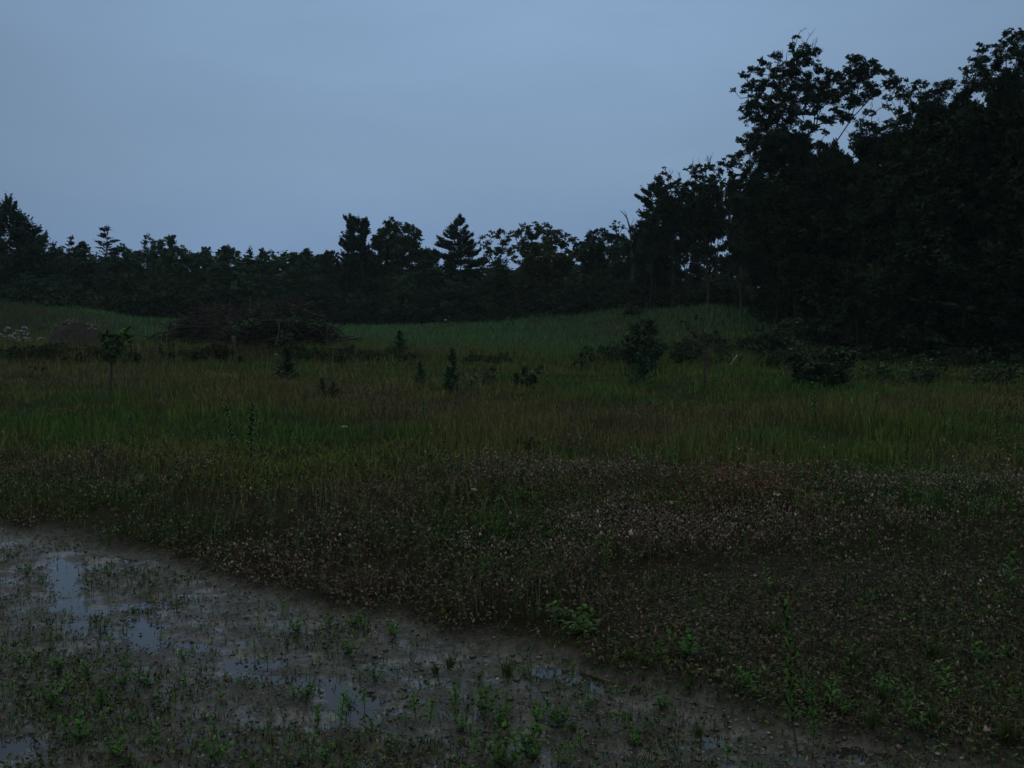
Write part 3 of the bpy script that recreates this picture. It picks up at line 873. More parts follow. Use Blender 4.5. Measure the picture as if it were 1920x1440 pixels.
# --- the hill wood with bare trunks
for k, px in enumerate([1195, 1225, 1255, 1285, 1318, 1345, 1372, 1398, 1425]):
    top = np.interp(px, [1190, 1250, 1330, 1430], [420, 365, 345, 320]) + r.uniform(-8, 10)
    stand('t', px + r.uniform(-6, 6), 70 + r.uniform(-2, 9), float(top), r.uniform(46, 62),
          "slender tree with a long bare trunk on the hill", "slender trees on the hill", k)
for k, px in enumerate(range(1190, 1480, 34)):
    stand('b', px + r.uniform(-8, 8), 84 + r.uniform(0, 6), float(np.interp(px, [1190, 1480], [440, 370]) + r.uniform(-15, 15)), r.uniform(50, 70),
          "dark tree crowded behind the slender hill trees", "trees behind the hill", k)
# --- the black wood on the right
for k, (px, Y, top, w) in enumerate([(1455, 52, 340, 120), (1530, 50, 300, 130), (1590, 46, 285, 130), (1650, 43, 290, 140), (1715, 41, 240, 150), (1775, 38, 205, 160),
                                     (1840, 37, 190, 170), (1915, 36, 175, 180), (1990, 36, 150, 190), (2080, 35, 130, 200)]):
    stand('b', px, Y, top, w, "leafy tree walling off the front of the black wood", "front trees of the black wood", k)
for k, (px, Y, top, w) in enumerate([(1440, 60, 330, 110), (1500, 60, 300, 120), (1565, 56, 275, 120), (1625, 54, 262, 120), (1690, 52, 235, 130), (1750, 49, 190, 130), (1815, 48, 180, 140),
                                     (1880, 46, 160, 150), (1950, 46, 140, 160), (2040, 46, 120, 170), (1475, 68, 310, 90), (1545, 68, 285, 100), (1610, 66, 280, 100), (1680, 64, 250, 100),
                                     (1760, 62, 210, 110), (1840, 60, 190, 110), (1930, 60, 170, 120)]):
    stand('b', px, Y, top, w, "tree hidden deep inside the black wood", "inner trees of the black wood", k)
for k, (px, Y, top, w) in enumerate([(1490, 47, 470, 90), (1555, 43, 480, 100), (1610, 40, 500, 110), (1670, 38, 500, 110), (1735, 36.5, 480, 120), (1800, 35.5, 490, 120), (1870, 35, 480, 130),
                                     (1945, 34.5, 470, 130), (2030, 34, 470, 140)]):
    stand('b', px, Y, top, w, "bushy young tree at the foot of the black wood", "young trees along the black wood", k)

# bare dead snag
def dead_snag():
    x = x_at(1186, 560, 77); z0 = h1(x, 77)
    o = thing("dead_tree", "bare dead snag bending left over the wood's low shoulder", "tree", (x, 77, z0))
    rng = np.random.default_rng(3)
    def L(px, py): return (x_at(px, py, 77) - x, 0.2, z_at(py, 77) - z0)
    mb = MB()
    tube(mb, [(0, 0, -.2), L(1186, 500), L(1184, 450), L(1181, 425), L(1176, 408), L(1168, 398), L(1163, 394)], [.13, .11, .085, .07, .05, .03, .014], 5)
    tube(mb, [L(1176, 408), L(1174, 400), L(1170, 393)], [.035, .022, .01], 4)
    tube(mb, [L(1184, 440), L(1176, 428), L(1166, 424)], [.04, .025, .01], 4)
    tube(mb, [L(1181, 425), L(1187, 416), L(1189, 408)], [.035, .02, .008], 4)
    mb.obj("trunk", M_PALEBARK, o, smooth=True)
dead_snag()

# ---------------------------------------------------------------- shrubs, saplings and young pines of the field
def shrub(name, label, cat, px, py, top, w, col, group=None, seed=0, L=.085, n=26, needle=False, cover=1.7, depth=None, airy=False, stems=5, ball=False):
    x, y, z = ground_at(px, py)
    rng = np.random.default_rng(1000 + int(px) * 3 + seed)
    m = y / F
    ht = (py - top) * m; hw = w * m / 2
    P, R = [], []
    arms = [(rng.uniform(0, 6.283), rng.uniform(.35, 1.1), rng.uniform(.5, 1.05)) for _ in range(9)]
    n = int(n * 1.7)
    for _ in range(n):
        a, lean_, top_ = arms[rng.integers(len(arms))]
        t = rng.random() ** .75
        rr = hw * lean_ * (.45 + .55 * t ** .5) * math.sqrt(max(.15, 1 - 1.9 * (t - .42) ** 2))
        P.append((rr * math.cos(a) + rng.normal(0, .16) * hw, rr * math.sin(a) + rng.normal(0, .16) * hw, ht * np.clip(.06 + .9 * t * top_ + rng.normal(0, .05), .03, .98)))
        if ball:
            d3 = rng.normal(size=3); d3 /= np.linalg.norm(d3); q3 = rng.random() ** .4 * rng.uniform(.75, 1.08)
            P[-1] = (d3[0] * q3 * hw * .9, d3[1] * q3 * hw * .9, ht * (.47 + .47 * d3[2] * q3))
        R.append(rng.uniform(.10, .22) * (hw + ht * .4) * (.6 if airy else 1) * (1.15 - .45 * t))
    P, R = np.array(P), np.array(R)
    o = thing(name, label, cat, (x, y, z), group)
    tb = MB()
    for k in range(stems):
        sub = P[k::stems]
        if len(sub):
            q = sub[np.argmax(sub[:, 2])]
            tube(tb, [(rng.normal(0, .04), rng.normal(0, .04), -.05), q * .45 + rng.normal(0, .03, 3), q], [.022 * ht, .014 * ht, .004], 4)
            for c in sub[:6]:
                tube(tb, [q * .45, (q * .45 + c) / 2 + np.array([0, 0, -.03]), c], [.010 * ht, .006 * ht, .002], 3)
    tb.obj("stem", M_BARK, o, smooth=True)
    cb = MB(); clump_leaves(cb, P, R, rng, col, L, L * (.28 if needle else .55), cover, needle=needle)
    cb.obj("foliage", M_NEEDLE if needle else M_PLANT, o)
    return o

YOUNG = [proto_conifer(160 + k, Ht=1.0, Rw=(.36, .30, .42)[k], lo=.04, gap=.085, L=.085, W=.026, col=(.024, .056, .033), power=.75, up=.55, dens=.8, tier=6,
                       name="young_pine", tuft=.3) for k in range(3)]
YU = set()
def young_pine(px, py, top, w, k, label):
    x, y, z = ground_at(px, py)
    ht = (py - top) * y / F; wd = w * y / F
    ref = (.72, .60, .84)[k]
    use_proto(YOUNG[k], YU, (x, y, z - .02), px * .37, (wd / ref, wd / ref, ht), label, "young pines scattered over the field")
young_pine(750, 660, 620, 36, 0, "small bushy pine alone on the terrace below the narrow pine")
young_pine(537, 714, 648, 54, 0, "pyramid shaped young pine in front of the brush pile")
young_pine(787, 724, 678, 38, 2, "squat young pine left of the tall thin young pine")
young_pine(848, 737, 652, 38, 1, "tall thin young pine in mid field under the layered pine")
young_pine(1206, 727, 650, 64, 2, "loose young pine standing in front of the big dark shrub")
young_pine(884, 730, 711, 18, 1, "tiniest young pine, just right of the tall thin one")
young_pine(604, 742, 708, 26, 2, "stubby young pine forming the left half of a low dark pair")
young_pine(626, 744, 714, 26, 0, "stubby young pine forming the right half of a low dark pair")

DK = (.020, .043, .021)
shrub("shrub", "big dark dense shrub on the slope below the hill wood", "shrub", 1202, 694, 590, 96, (.021, .045, .021), n=52, L=.09, seed=1, cover=1.15, ball=True)
shrub("shrub", "low dark spreading shrub in mid field, right of the tall thin pine", "shrub", 995, 726, 682, 58, DK, n=18, seed=2)
shrub("shrub", "small round shrub on the terrace right of the leafy sapling", "shrub", 305, 668, 640, 24, DK, n=10, seed=3)
shrub("shrub", "bright green shrub sprouting from the right end of the brush pile", "shrub", 578, 650, 584, 60, (.030, .080, .034), n=30, seed=4, L=.11)
shrub("shrub", "rounded dark shrub bulging from the foot of the tall oak", "shrub", 1545, 724, 642, 130, (.024, .050, .022), n=50, seed=5, L=.10)
shrub("shrub", "leafy bush at the left toe of the black wood", "shrub", 1440, 668, 596, 84, DK, n=40, seed=6, L=.12)
shrub("shrub", "low bush left of the rounded dark shrub by the oak", "shrub", 1480, 694, 640, 60, DK, n=26, seed=7, L=.10)
shrub("shrub", "pale tipped bush at the hill wood's left edge", "shrub", 1186, 594, 566, 50, (.030, .040, .018), n=20, seed=8, L=.14)
shrub("shrub", "green bush before the black wood, right of the rounded dark shrub", "shrub", 1650, 708, 668, 80, (.028, .060, .024), n=30, airy=True, seed=9, L=.09)
shrub("shrub", "grassy bush below the middle of the black wood", "shrub", 1745, 716, 676, 90, (.028, .062, .026), n=34, airy=True, seed=10, L=.09)
shrub("shrub", "bush below the maple at the black wood's edge", "shrub", 1860, 716, 678, 100, (.026, .056, .024), n=34, airy=True, seed=11, L=.09)
shrub("shrub", "thin grey green shrub left of the thin bare sapling", "shrub", 1290, 672, 606, 50, (.018, .032, .018), n=16, seed=12, airy=True, cover=1.2)
shrub("shrub", "dim low shrub among the grass below the slope", "shrub", 905, 716, 676, 50, (.017, .036, .016), n=14, seed=13, airy=True)
shrub("shrub", "yellow green bush low on the slope left of the big dark shrub", "shrub", 1100, 694, 664, 60, (.026, .056, .014), n=14, seed=14)
shrub("shrub", "brownish dead bush on the bank left of the leafy sapling", "shrub", 68, 704, 664, 40, (.034, .024, .020), n=14, seed=15, airy=True)
shrub("shrub", "dark tussock where the grass meets the pinkish weeds", "shrub", 990, 852, 812, 70, (.022, .024, .016), n=18, seed=16, L=.06)

def leafy_sapling():
    x, y, z = ground_at(208, 742)
    o = thing("sapling", "single leafy sapling with a slim straight trunk on the left of the field", "tree", (x, y, z))
    rng = np.random.default_rng(8)
    def L(px, py, d=0): return np.array([x_at(px, py, y + d) - x, d, z_at(py, y + d) - z])
    tb = MB()
    tube(tb, [(0, 0, -.05), L(207, 720), L(208, 700), L(210, 680), L(211, 655), L(212, 640), L(213, 615), L(216, 598)], [.028, .024, .022, .019, .016, .012, .008, .003], 6)
    C = [(232,622,10),(240,616,7),(238,632,9),(228,634,9),(246,630,6),(200,626,9),(192,636,9),(204,640,10),(218,632,9),(198,648,8),(212,650,8),(225,645,8),(205,662,8),(215,668,8),(222,660,7),(200,672,6),(212,678,6),(244,640,6),(186,628,6),(210,630,7)]
    P = np.array([L(a, b, rng.uniform(-.3, .3)) for a, b, r_ in C]); R = np.array([r_ * y / F for a, b, r_ in C])
    for p in P:
        s = np.array([.02, 0, max(.7, p[2] - .28)])
        tube(tb, [s, (s + p) / 2 + np.array([0, 0, -.02]), p], [.009, .006, .002], 3)
    tb.obj("trunk", M_BARK, o, smooth=True)
    cb = MB()
    clump_leaves(cb, P[:5], R[:5], rng, (.040, .095, .018), .080, .046, 2.0)
    clump_leaves(cb, P[5:], R[5:], rng, (.020, .048, .015), .080, .046, 2.0)
    cb.obj("crown", M_PLANT, o)
leafy_sapling()

def bare_sapling():
    x, y, z = ground_at(1322, 728)
    o = thing("sapling", "thin nearly bare sapling on the slope under the hill trunks", "tree", (x, y, z))
    rng = np.random.default_rng(9)
    def L(px, py, d=0): return np.array([x_at(px, py, y + d) - x, d, z_at(py, y + d) - z])
    tb, cb = MB(), MB()
    tube(tb, [(0, 0, -.05), L(1322, 700), L(1321, 660), L(1319, 620), L(1320, 590), L(1320, 574)], [.034, .03, .026, .02, .013, .004], 5)
    E = [(1302,628,-.3),(1292,616,-.4),(1285,600,.2),(1340,640,.4),(1346,624,.3),(1308,598,.1),(1333,606,.2),(1296,652,-.2),(1345,664,.2)]
    for a, b, d in E:
        e = L(a, b, d); s = np.array([0, 0, e[2] - .45])
        tube(tb, [s, (s + e) / 2 + np.array([0, 0, -.06]), e], [.011, .007, .003], 3)
    tb.obj("trunk", M_BARK, o, smooth=True)
    P = np.array([L(a, b, d) for a, b, d in E[:6]])
    clump_leaves(cb, P, np.full(len(P), .13), rng, (.018, .034, .016), .09, .045, .7)
    cb.obj("crown", M_PLANT, o)
bare_sapling()

# ---------------------------------------------------------------- brush pile, earth mound, stones, sticks
def brush_pile():
    x, y, z = ground_at(450, 652)
    y += 1.5
    x = x_at(448, 640, y)
    z = h1(x, y)
    o = thing("brush_pile", "long heap of dead brown branches with green vines creeping over it", "brush pile", (x, y, z))
    rng = np.random.default_rng(44)
    m = y / F
    lobes = [(-128, 52, 2.2), (-92, 74, 2.2), (-55, 78, 1.8), (-20, 50, 1.2), (36, 80, .3), (76, 86, .2), (108, 80, 0), (138, 56, 0), (-150, 26, 1.8), (152, 34, -.2), (12, 54, -.5), (56, 56, -.8), (98, 52, -.7)]
    mb, vb, eb = MB(), MB(), MB()
    # earth and rotten wood inside the heap
    gx, gy = np.meshgrid(np.linspace(-190 * m, 190 * m, 90), np.linspace(-2.4, 4.2, 40))
    gz = np.full(gx.shape, -.5)
    for px, hpx, d in lobes:
        gz = np.maximum(gz, hpx * m * .66 * np.exp(-((gx - px * m) / .95) ** 2 - ((gy - d - .55) / 1.0) ** 2) - .16)
    gz += .10 * (fbm(gx * 2.2 + 40, gy * 2.2, 4, 3) - .5)
    gz -= (z * 0)
    V = np.stack([gx, gy, gz], -1).reshape(-1, 3)
    n, k = gx.shape[1], gx.shape[0]
    i = np.arange(k - 1)[:, None] * n; j = np.arange(n - 1)[None]
    eb.add(V, np.stack([i + j, i + j + 1, i + n + j + 1, i + n + j], -1).reshape(-1, 4))
    eb.obj("core", M_EARTH, o, smooth=True)
    for px, hpx, d in lobes:
        hh = hpx * m
        for _ in range(int(105 * hh)):
            c = np.array([px * m + rng.normal(0, .55), d + rng.normal(0, .55), hh * rng.uniform(.03, 1.0)])
            c[2] *= math.exp(-((c[0] - px * m) / 1.35) ** 2)
            a = rng.uniform(0, 6.283); el = rng.normal(.1, .4); ln = rng.uniform(.5, 1.9)
            v = np.array([math.cos(a) * math.cos(el), math.sin(a) * math.cos(el), math.sin(el)]) * ln
            p0 = c - v / 2; p0[2] = max(p0[2], .02); p1 = c + v / 2; p1[2] = max(p1[2], .05)
            rr = rng.uniform(.008, .032)
            tube(mb, [p0, (p0 + p1) / 2 + rng.normal(0, .05, 3), p1], [rr, rr * .8, rr * .35], 4, col=np.array([1, 1, 1.]))
    for _ in range(46):       # long limbs that stick out of the heap
        px, hpx, d = lobes[rng.integers(0, 8)]
        p0 = np.array([px * m + rng.normal(0, .4), d + rng.normal(0, .4), hpx * m * rng.uniform(.3, .8)])
        a = rng.uniform(0, 6.283); el = rng.uniform(.1, 1.0); ln = rng.uniform(.7, 1.5)
        v = np.array([math.cos(a) * math.cos(el), math.sin(a) * math.cos(el), math.sin(el)]) * ln
        tube(mb, [p0, p0 + v * .5 + rng.normal(0, .05, 3), p0 + v], [.022, .016, .005], 4)
        q0 = p0 + v * .55
        tube(mb, [q0, q0 + v * .25 + rng.normal(0, .15, 3)], [.011, .003], 3)
    st = mb.obj("branches", M_DEAD, o)
    P, R = [], []
    for _ in range(110):
        px, hpx, d = lobes[rng.choice([0, 3, 4, 5, 6, 7, 10, 11, 12, 5, 4])]
        P.append((px * m + rng.normal(0, .45), d - .3 + rng.normal(0, .5), hpx * m * rng.uniform(.2, .95))); R.append(rng.uniform(.14, .30))
    clump_leaves(vb, np.array(P), np.array(R), rng, (.026, .064, .032), .10, .06, 1.0)
    vb.obj("vines", M_PLANT, o)
    # branch that sticks out of the heap
    def at(px, py, d): return np.array([x_at(px, py, y + d), y + d, z_at(py, y + d)])
    a, b = at(466, 618, .2), at(500, 570, .6)
    sb = MB(); tube(sb, [(0, 0, 0), (b - a) * .5 + np.array([.04, 0, -.04]), b - a], [.055, .04, .016], 5); tube(sb, [(b - a) * .62, (b - a) * .62 + np.array([.1, .1, .35])], [.02, .006], 4)
    s = sb.obj("branch", M_PALEBARK, None, True); s.location = a
    tag(s, "grey dead branch poking up out of the middle of the brush pile", "branch")
    x2, y2, z2 = ground_at(439, 657)
    sb = MB(); tube(sb, [(0, 0, -.06), (.01, 0, .3), (-.015, .01, .56)], [.10, .085, .075], 7)
    s = sb.obj("stump", M_BARK, None, True); s.location = (x2, y2, z2)
    tag(s, "short dark broken stump upright before the brush pile", "stump")
brush_pile()

def mound_h(gx, gy, hw, ht):
    q = np.sqrt((gx / hw) ** 2 + (gy / (hw * .75)) ** 2)
    env = np.clip(1.06 - q ** 2.6, -.25, 1)
    lump = .55 + .55 * fbm(gx * 1.1 + 5, gy * 1.1, 3, 61) + .50 * (fbm(gx * 3, gy * 3, 4, 62) - .5)
    return ht * env * np.where(env > 0, lump, 1) - .03

def heap(px0, px1, py, top, label, name, seed, yoff=0.6):
    x, y, z = ground_at((px0 + px1) / 2, py); y += yoff; z = h1(x, y)
    m = y / F; hw = (px1 - px0) / 2 * m; ht = (py - top) * m
    gx, gy = np.meshgrid(np.linspace(-hw * 1.15, hw * 1.15, 46), np.linspace(-hw * .9, hw * .9, 34))
    q = (gx / hw) ** 2 + (gy / (hw * .75)) ** 2
    gz = mound_h(gx, gy, hw, ht)
    n, k = gx.shape[1], gx.shape[0]
    i = np.arange(k - 1)[:, None] * n; j = np.arange(n - 1)[None]
    me = np_mesh(name, np.stack([gx, gy, gz], -1).reshape(-1, 3), np.stack([i + j, i + j + 1, i + n + j + 1, i + n + j], -1).reshape(-1, 4), smooth=True)
    o = link(name, me, M_EARTH); o.location = (x, y, z)
    tag(o, label, "earth mound")
    return (x, y, z, hw, ht)
mx, my, mz, mhw, mht = heap(78, 190, 650, 592, "dark bare earth mound topped with pale stones, left of the leafy sapling", "earth_mound", 61)

def stone_mesh(seed):
    rng = np.random.default_rng(seed)
    import bmesh
    bm = bmesh.new(); bmesh.ops.create_icosphere(bm, subdivisions=2, radius=.5)
    for _ in range(5):      # chop flat facets
        n = Vector(rng.normal(size=3)).normalized(); d = rng.uniform(.26, .40)
        for v in bm.verts:
            t = v.co.dot(n)
            if t > d: v.co -= n * (t - d) * .9
    for v in bm.verts: v.co = Vector((v.co.x * 1.15, v.co.y, v.co.z * .75)) + Vector(rng.normal(0, .012, 3))
    me = bpy.data.meshes.new("stone"); bm.to_mesh(me); bm.free(); me.materials.append(M_STONE)
    return me
SM = [stone_mesh(70 + k) for k in range(5)]
def put_stone(px, py, size_px, Y, label, group, k):
    x = x_at(px, py, Y); z = z_at(py, Y); s = size_px * Y / F
    zg = h1(x, Y)
    o = bpy.data.objects.new("stone", SM[k % 5]); COL.objects.link(o)
    o.location = (x, Y, z); rr = random.Random(k * 7 + 3)
    o.rotation_euler = (rr.uniform(-.4, .4), rr.uniform(-.4, .4), rr.uniform(0, 6.3)); o.scale = (s, s, s * rr.uniform(.8, 1.1))
    tag(o, label, "stone", group)
rr = random.Random(12)
xg, yg, zg_ = ground_at(40, 642)
k = 0
for i in range(42):
    px = rr.uniform(-16, 84); t = rr.random()
    crest = 24 * math.exp(-((px - 30) / 34) ** 2) + 8
    py = 641 - t * crest
    Yk = yg + .35 + t * 1.1 + rr.uniform(-.15, .15)
    put_stone(px, py, rr.choice((5, 6, 7, 8, 9, 11, 13)) * rr.uniform(.9, 1.1), Yk, "pale stone heaped in the low rubble row at the field's left edge", "stones of the rubble row", k); k += 1
for i in range(22):
    X = mx + rr.uniform(-.85, .85) * mhw; Yk = my + rr.uniform(-.62, .15) * mhw * .75
    zt = mz + float(mound_h(np.array([X - mx]), np.array([Yk - my]), mhw, mht)[0])
    if zt < mz + .45 * mht: Yk = my - .1; zt = mz + float(mound_h(np.array([X - mx]), np.array([Yk - my]), mhw, mht)[0])
    s_ = rr.uniform(3, 7) * Yk / F
    o = bpy.data.objects.new("stone", SM[i % 5]); COL.objects.link(o)
    o.location = (X, Yk, zt + s_ * .15); o.scale = (s_, s_, s_); o.rotation_euler = (rr.uniform(-.4, .4), rr.uniform(-.4, .4), rr.uniform(0, 6.3))
    tag(o, "pale stone lying on the crest of the dark earth mound", "stone", "stones on the earth mound")

def stick(name, label, p0, p1, r, mat, cat="stick"):
    a = np.array(p0); b = np.array(p1)
    mb = MB(); tube(mb, [(0, 0, 0), (b - a) * .5 + np.array([0, .01, .015]), b - a], [r, r * .85, r * .5], 5)
    o = mb.obj(name, mat, None, True); o.location = a
    return tag(o, label, cat)
x, y, z = ground_at(1369, 684)
stick("stick", "short white stick leaning up on the slope beside the bare sapling", (x, y, z - .02), (x + 14 * y / F, y, z + .36), .022, M_STICK)
for (a, b), (c, d), lab in (((1590, 1352), (1665, 1356), "dark wet twig lying flat right of the two tall stalks"),
                            ((1795, 1362), (1905, 1392), "long dark twig on the gravel at the lower right"),
                            ((985, 1274), (1030, 1283), "short dark twig at the foot of the pale feathery plant")):
    x0, y0, z0 = ground_at(a, b); x1, y1, z1 = ground_at(c, d)
    stick("twig", lab, (x0, y0, z0 + .006), (x1, y1, z1 + .006), .0045, M_BARK, "twig")

# ---------------------------------------------------------------- seedlings and tufts of the mud
def seedling_proto(kind, seed):
    """Unit-height plants: lance (upright with lance leaves), bush, feathery, tuft, fork, stalk."""
    rng = np.random.default_rng(seed)
    nm = {"tuft": "grass_tuft", "stalk": "tall_weed", "bush": "leafy_weed", "feather": "feathery_weed", "fork": "seedling", "lance": "seedling"}[kind]
    o = thing(nm, "small green seedling", "plant", (0, 0, -50))
    sb, fb = MB(), MB()
    if kind == "tuft":
        N = 46
        B = np.zeros((N, 3)); B[:, :2] = rng.normal(0, .07, (N, 2))
        az = np.arctan2(B[:, 1], B[:, 0]) + rng.normal(0, .5, N)
        c0 = jit((.026, .045, .012), N, rng, .2); c1 = jit((.040, .070, .016), N, rng, .25)
        blades(fb, B, rng.uniform(.55, 1.05, N), rng.uniform(.022, .04, N), rng, c0, c1, .45, az)
        fb.obj("foliage", M_PLANT, o)
        return o
    nst = {"lance": 1, "bush": 5, "feather": 3, "fork": 1, "stalk": 1}[kind]
    for s in range(nst):
        ln = np.array([rng.normal(0, .10), rng.normal(0, .10), 1.0]) if nst == 1 else np.array([rng.normal(0, .3), rng.normal(0, .3), rng.uniform(.6, 1.0)])
        b0 = np.array([rng.normal(0, .03), rng.normal(0, .03), -.03]) * (0 if nst == 1 else 1) + np.array([0, 0, -.03])
        pts = [b0, b0 + ln * .35 + rng.normal(0, .012, 3), b0 + ln * .7 + rng.normal(0, .012, 3), b0 + ln * .97]
        r0 = {"stalk": .0055, "fork": .012}.get(kind, .012)
        tube(sb, pts, [r0, r0 * .9, r0 * .7, r0 * .3], 5, (.05, .035, .02) if kind == "fork" else (.034, .052, .018))
        nl = {"lance": 16, "bush": 11, "feather": 16, "fork": 4, "stalk": 46}[kind]
        t0 = {"lance": .22, "bush": .2, "feather": .35, "fork": .8, "stalk": .22}[kind]
        q = np.linspace(t0, 1.0, nl)
        a = np.arange(nl) * 2.4 + rng.uniform(0, 6) + rng.normal(0, .2, nl)
        tt = np.interp(q, [0, .35, .7, 1.0], [0, 1, 2, 3]); P = np.array(pts)
        i = np.clip(tt.astype(int), 0, 2); C = P[i] + (P[i + 1] - P[i]) * (tt - i)[:, None]
        L, W = {"lance": (.27, .095), "bush": (.28, .13), "feather": (.26, .03), "fork": (.28, .09), "stalk": (.10, .034)}[kind]
        L = L * (1.1 - .45 * (q - t0)) ; elev = .45 + .5 * q + rng.normal(0, .12, nl)
        u = np.stack([np.cos(a) * np.cos(elev), np.sin(a) * np.cos(elev), np.sin(elev)], 1)
        C = C + u * (L * .5)[:, None]
        side = np.stack([-np.sin(a), np.cos(a), np.zeros(nl)], 1)
        A, Bq = C - u * (L * .5)[:, None], C + u * (L * .5)[:, None] - np.array([0, 0, .06]) * L[:, None] * 2
        Mi = C + np.array([0, 0, .02]); w = W * rng.uniform(.8, 1.2, nl)
        V = np.stack([A, Mi + side * w[:, None] * .5 + np.array([0, 0, .012]), Bq, Mi - side * w[:, None] * .5 + np.array([0, 0, .012]), Mi], 1).reshape(-1, 3)
        k5 = np.arange(nl)[:, None] * 5
        T = np.concatenate([k5 + np.array([[0, 1, 4]]), k5 + np.array([[1, 2, 4]]), k5 + np.array([[2, 3, 4]]), k5 + np.array([[3, 0, 4]])])
        base = {"lance": (.032, .096, .016), "bush": (.028, .084, .016), "feather": (.036, .075, .040), "fork": (.03, .06, .02), "stalk": (.028, .078, .014)}[kind]
        fb.add(V, None, T, np.repeat(jit(base, nl, rng, .2, .1), 5, 0))
    sb.obj("stem", M_PLANT, o, True)
    fb.obj("foliage", M_PLANT, o)
    return o
SEED = {k: [seedling_proto(k, 300 + 10 * i + j) for j in range(n)] for i, (k, n) in enumerate((("lance", 3), ("bush", 2), ("tuft", 2), ("feather", 1), ("fork", 1), ("stalk", 2)))}
SU = set(); SC = [0]
def seed_at(kind, px, py, hpx, label, group=None, wide=1.0, sink=.004):
    x, y, z = ground_at(px, py)
    z = max(z, WATER_Z - .02)
    ht = hpx * y / F
    SC[0] += 1
    P = SEED[kind][SC[0] % len(SEED[kind])]
    w_ = wide * {"lance": 1.45, "bush": 1.35, "tuft": 1.3, "feather": 1.2, "fork": 1.2, "stalk": 1.1}[kind]
    use_proto(P, SU, (x, y, z - sink), SC[0] * 1.7, (ht * w_, ht * w_, ht * 1.08), label, group)

SD = random.Random(77)
LAB_W = "green seedling standing in the shallow water of the mud"
LAB_M = "small green seedling sprouting from the wet bare mud"
W = "seedlings in the puddled mud"
for kind, px, py, h, lab in [
    ("lance", 392, 1227, 24, "yellow green sprout at the left end of the long bright puddle"),
    ("lance", 478, 1235, 32, "sprout on the near bank of the long bright puddle"),
    ("lance", 503, 1254, 36, "sprout standing inside the right end of the long bright puddle"),
    ("lance", 638, 1360, 62, "taller straight sprout left of the forked twig seedling"),
    ("fork", 659, 1339, 32, "two leaved forked twig seedling in the grey puddle"),
    ("lance", 684, 1335, 42, "sprout just right of the forked twig seedling"),
    ("bush", 576, 1310, 34, "wide leafy clump at the edge of the grey puddle"),
    ("feather", 996, 1275, 62, "pale feathery plant growing beside the far right puddle"),
    ("tuft", 844, 1254, 34, "dense dark grass tuft on the mud below the weeds"),
    ("tuft", 817, 1263, 26, "small yellow grass tuft left of the dense dark one"),
    ("tuft", 952, 1268, 44, "pale loose grass tuft left of the feathery plant"),
    ("stalk", 1497, 1416, 288, "tallest weed stalk, rooted in pale mud at lower right"),
    ("stalk", 1523, 1424, 168, "leaning shorter stalk right of the tallest weed stalk"),
    ("bush", 1290, 1238, 62, "leafy green weed on the dark gravel right of the mud"),
    ("tuft", 1890, 1396, 62, "yellowish grass tuft near the lower right corner"),
    ("tuft", 1075, 1371, 30, "reddish low tuft beside the right end of the mud"),
    ("bush", 1046, 1364, 48, "upright leafy weed beside the reddish low tuft")]:
    seed_at(kind, px, py, h, lab, W)
for kind, px, py, h in [("lance", 781, 1352, 40), ("lance", 802, 1367, 42), ("lance", 854, 1340, 40), ("lance", 854, 1356, 26), ("bush", 908, 1339, 40), ("lance", 948, 1335, 30), ("lance", 948, 1360, 26),
        ("bush", 987, 1410, 50), ("bush", 1008, 1350, 26), ("lance", 887, 1421, 34), ("lance", 701, 1381, 26), ("lance", 597, 1360, 26), ("lance", 760, 1362, 22), ("lance", 731, 1412, 26),
        ("bush", 940, 1438, 44), ("lance", 971, 1440, 46), ("lance", 1042, 1441, 36), ("lance", 1069, 1441, 34), ("lance", 1092, 1412, 34), ("lance", 704, 1419, 22), ("lance", 1073, 1287, 32)]:
    seed_at(kind, px, py, h * 1.3, LAB_W, "sprouts standing in shallow water")
for kind, px, py, h in [("lance", 422, 1210, 18), ("lance", 490, 1189, 32), ("bush", 555, 1189, 30), ("bush", 551, 1308, 20), ("lance", 701, 1381, 24), ("lance", 401, 1379, 38), ("bush", 403, 1430, 48), ("lance", 501, 1373, 22),
        ("lance", 599, 1252, 24), ("lance", 676, 1275, 22), ("bush", 657, 1231, 32), ("bush", 617, 1175, 26), ("bush", 663, 1177, 30), ("bush", 682, 1181, 26), ("bush", 345, 1240, 24), ("lance", 384, 1179, 20),
        ("bush", 50, 1080, 22), ("bush", 80, 1092, 18), ("lance", 160, 1128, 18), ("bush", 180, 1170, 20), ("bush", 196, 1180, 18), ("lance", 300, 1205, 22), ("bush", 250, 1150, 16), ("lance", 285, 1143, 26),
        ("bush", 205, 1080, 16), ("lance", 235, 1240, 22), ("bush", 110, 1260, 34), ("bush", 150, 1390, 60), ("bush", 95, 1330, 50), ("bush", 190, 1330, 40), ("lance", 70, 1290, 40), ("lance", 130, 1300, 44),
        ("bush", 40, 1250, 30), ("lance", 10, 1240, 34), ("bush", 230, 1290, 30), ("lance", 330, 1330, 32), ("lance", 290, 1390, 36), ("bush", 220, 1420, 40), ("lance", 120, 1220, 26), ("lance", 25, 1310, 36),
        ("bush", 165, 1265, 30), ("lance", 205, 1215, 22), ("lance", 440, 1320, 22), ("lance", 540, 1400, 26), ("bush", 610, 1425, 28), ("lance", 480, 1290, 18), ("bush", 740, 1195, 24), ("lance", 770, 1220, 20)]:
    seed_at(kind, px, py, h, LAB_M, "sprouts on the bare mud")
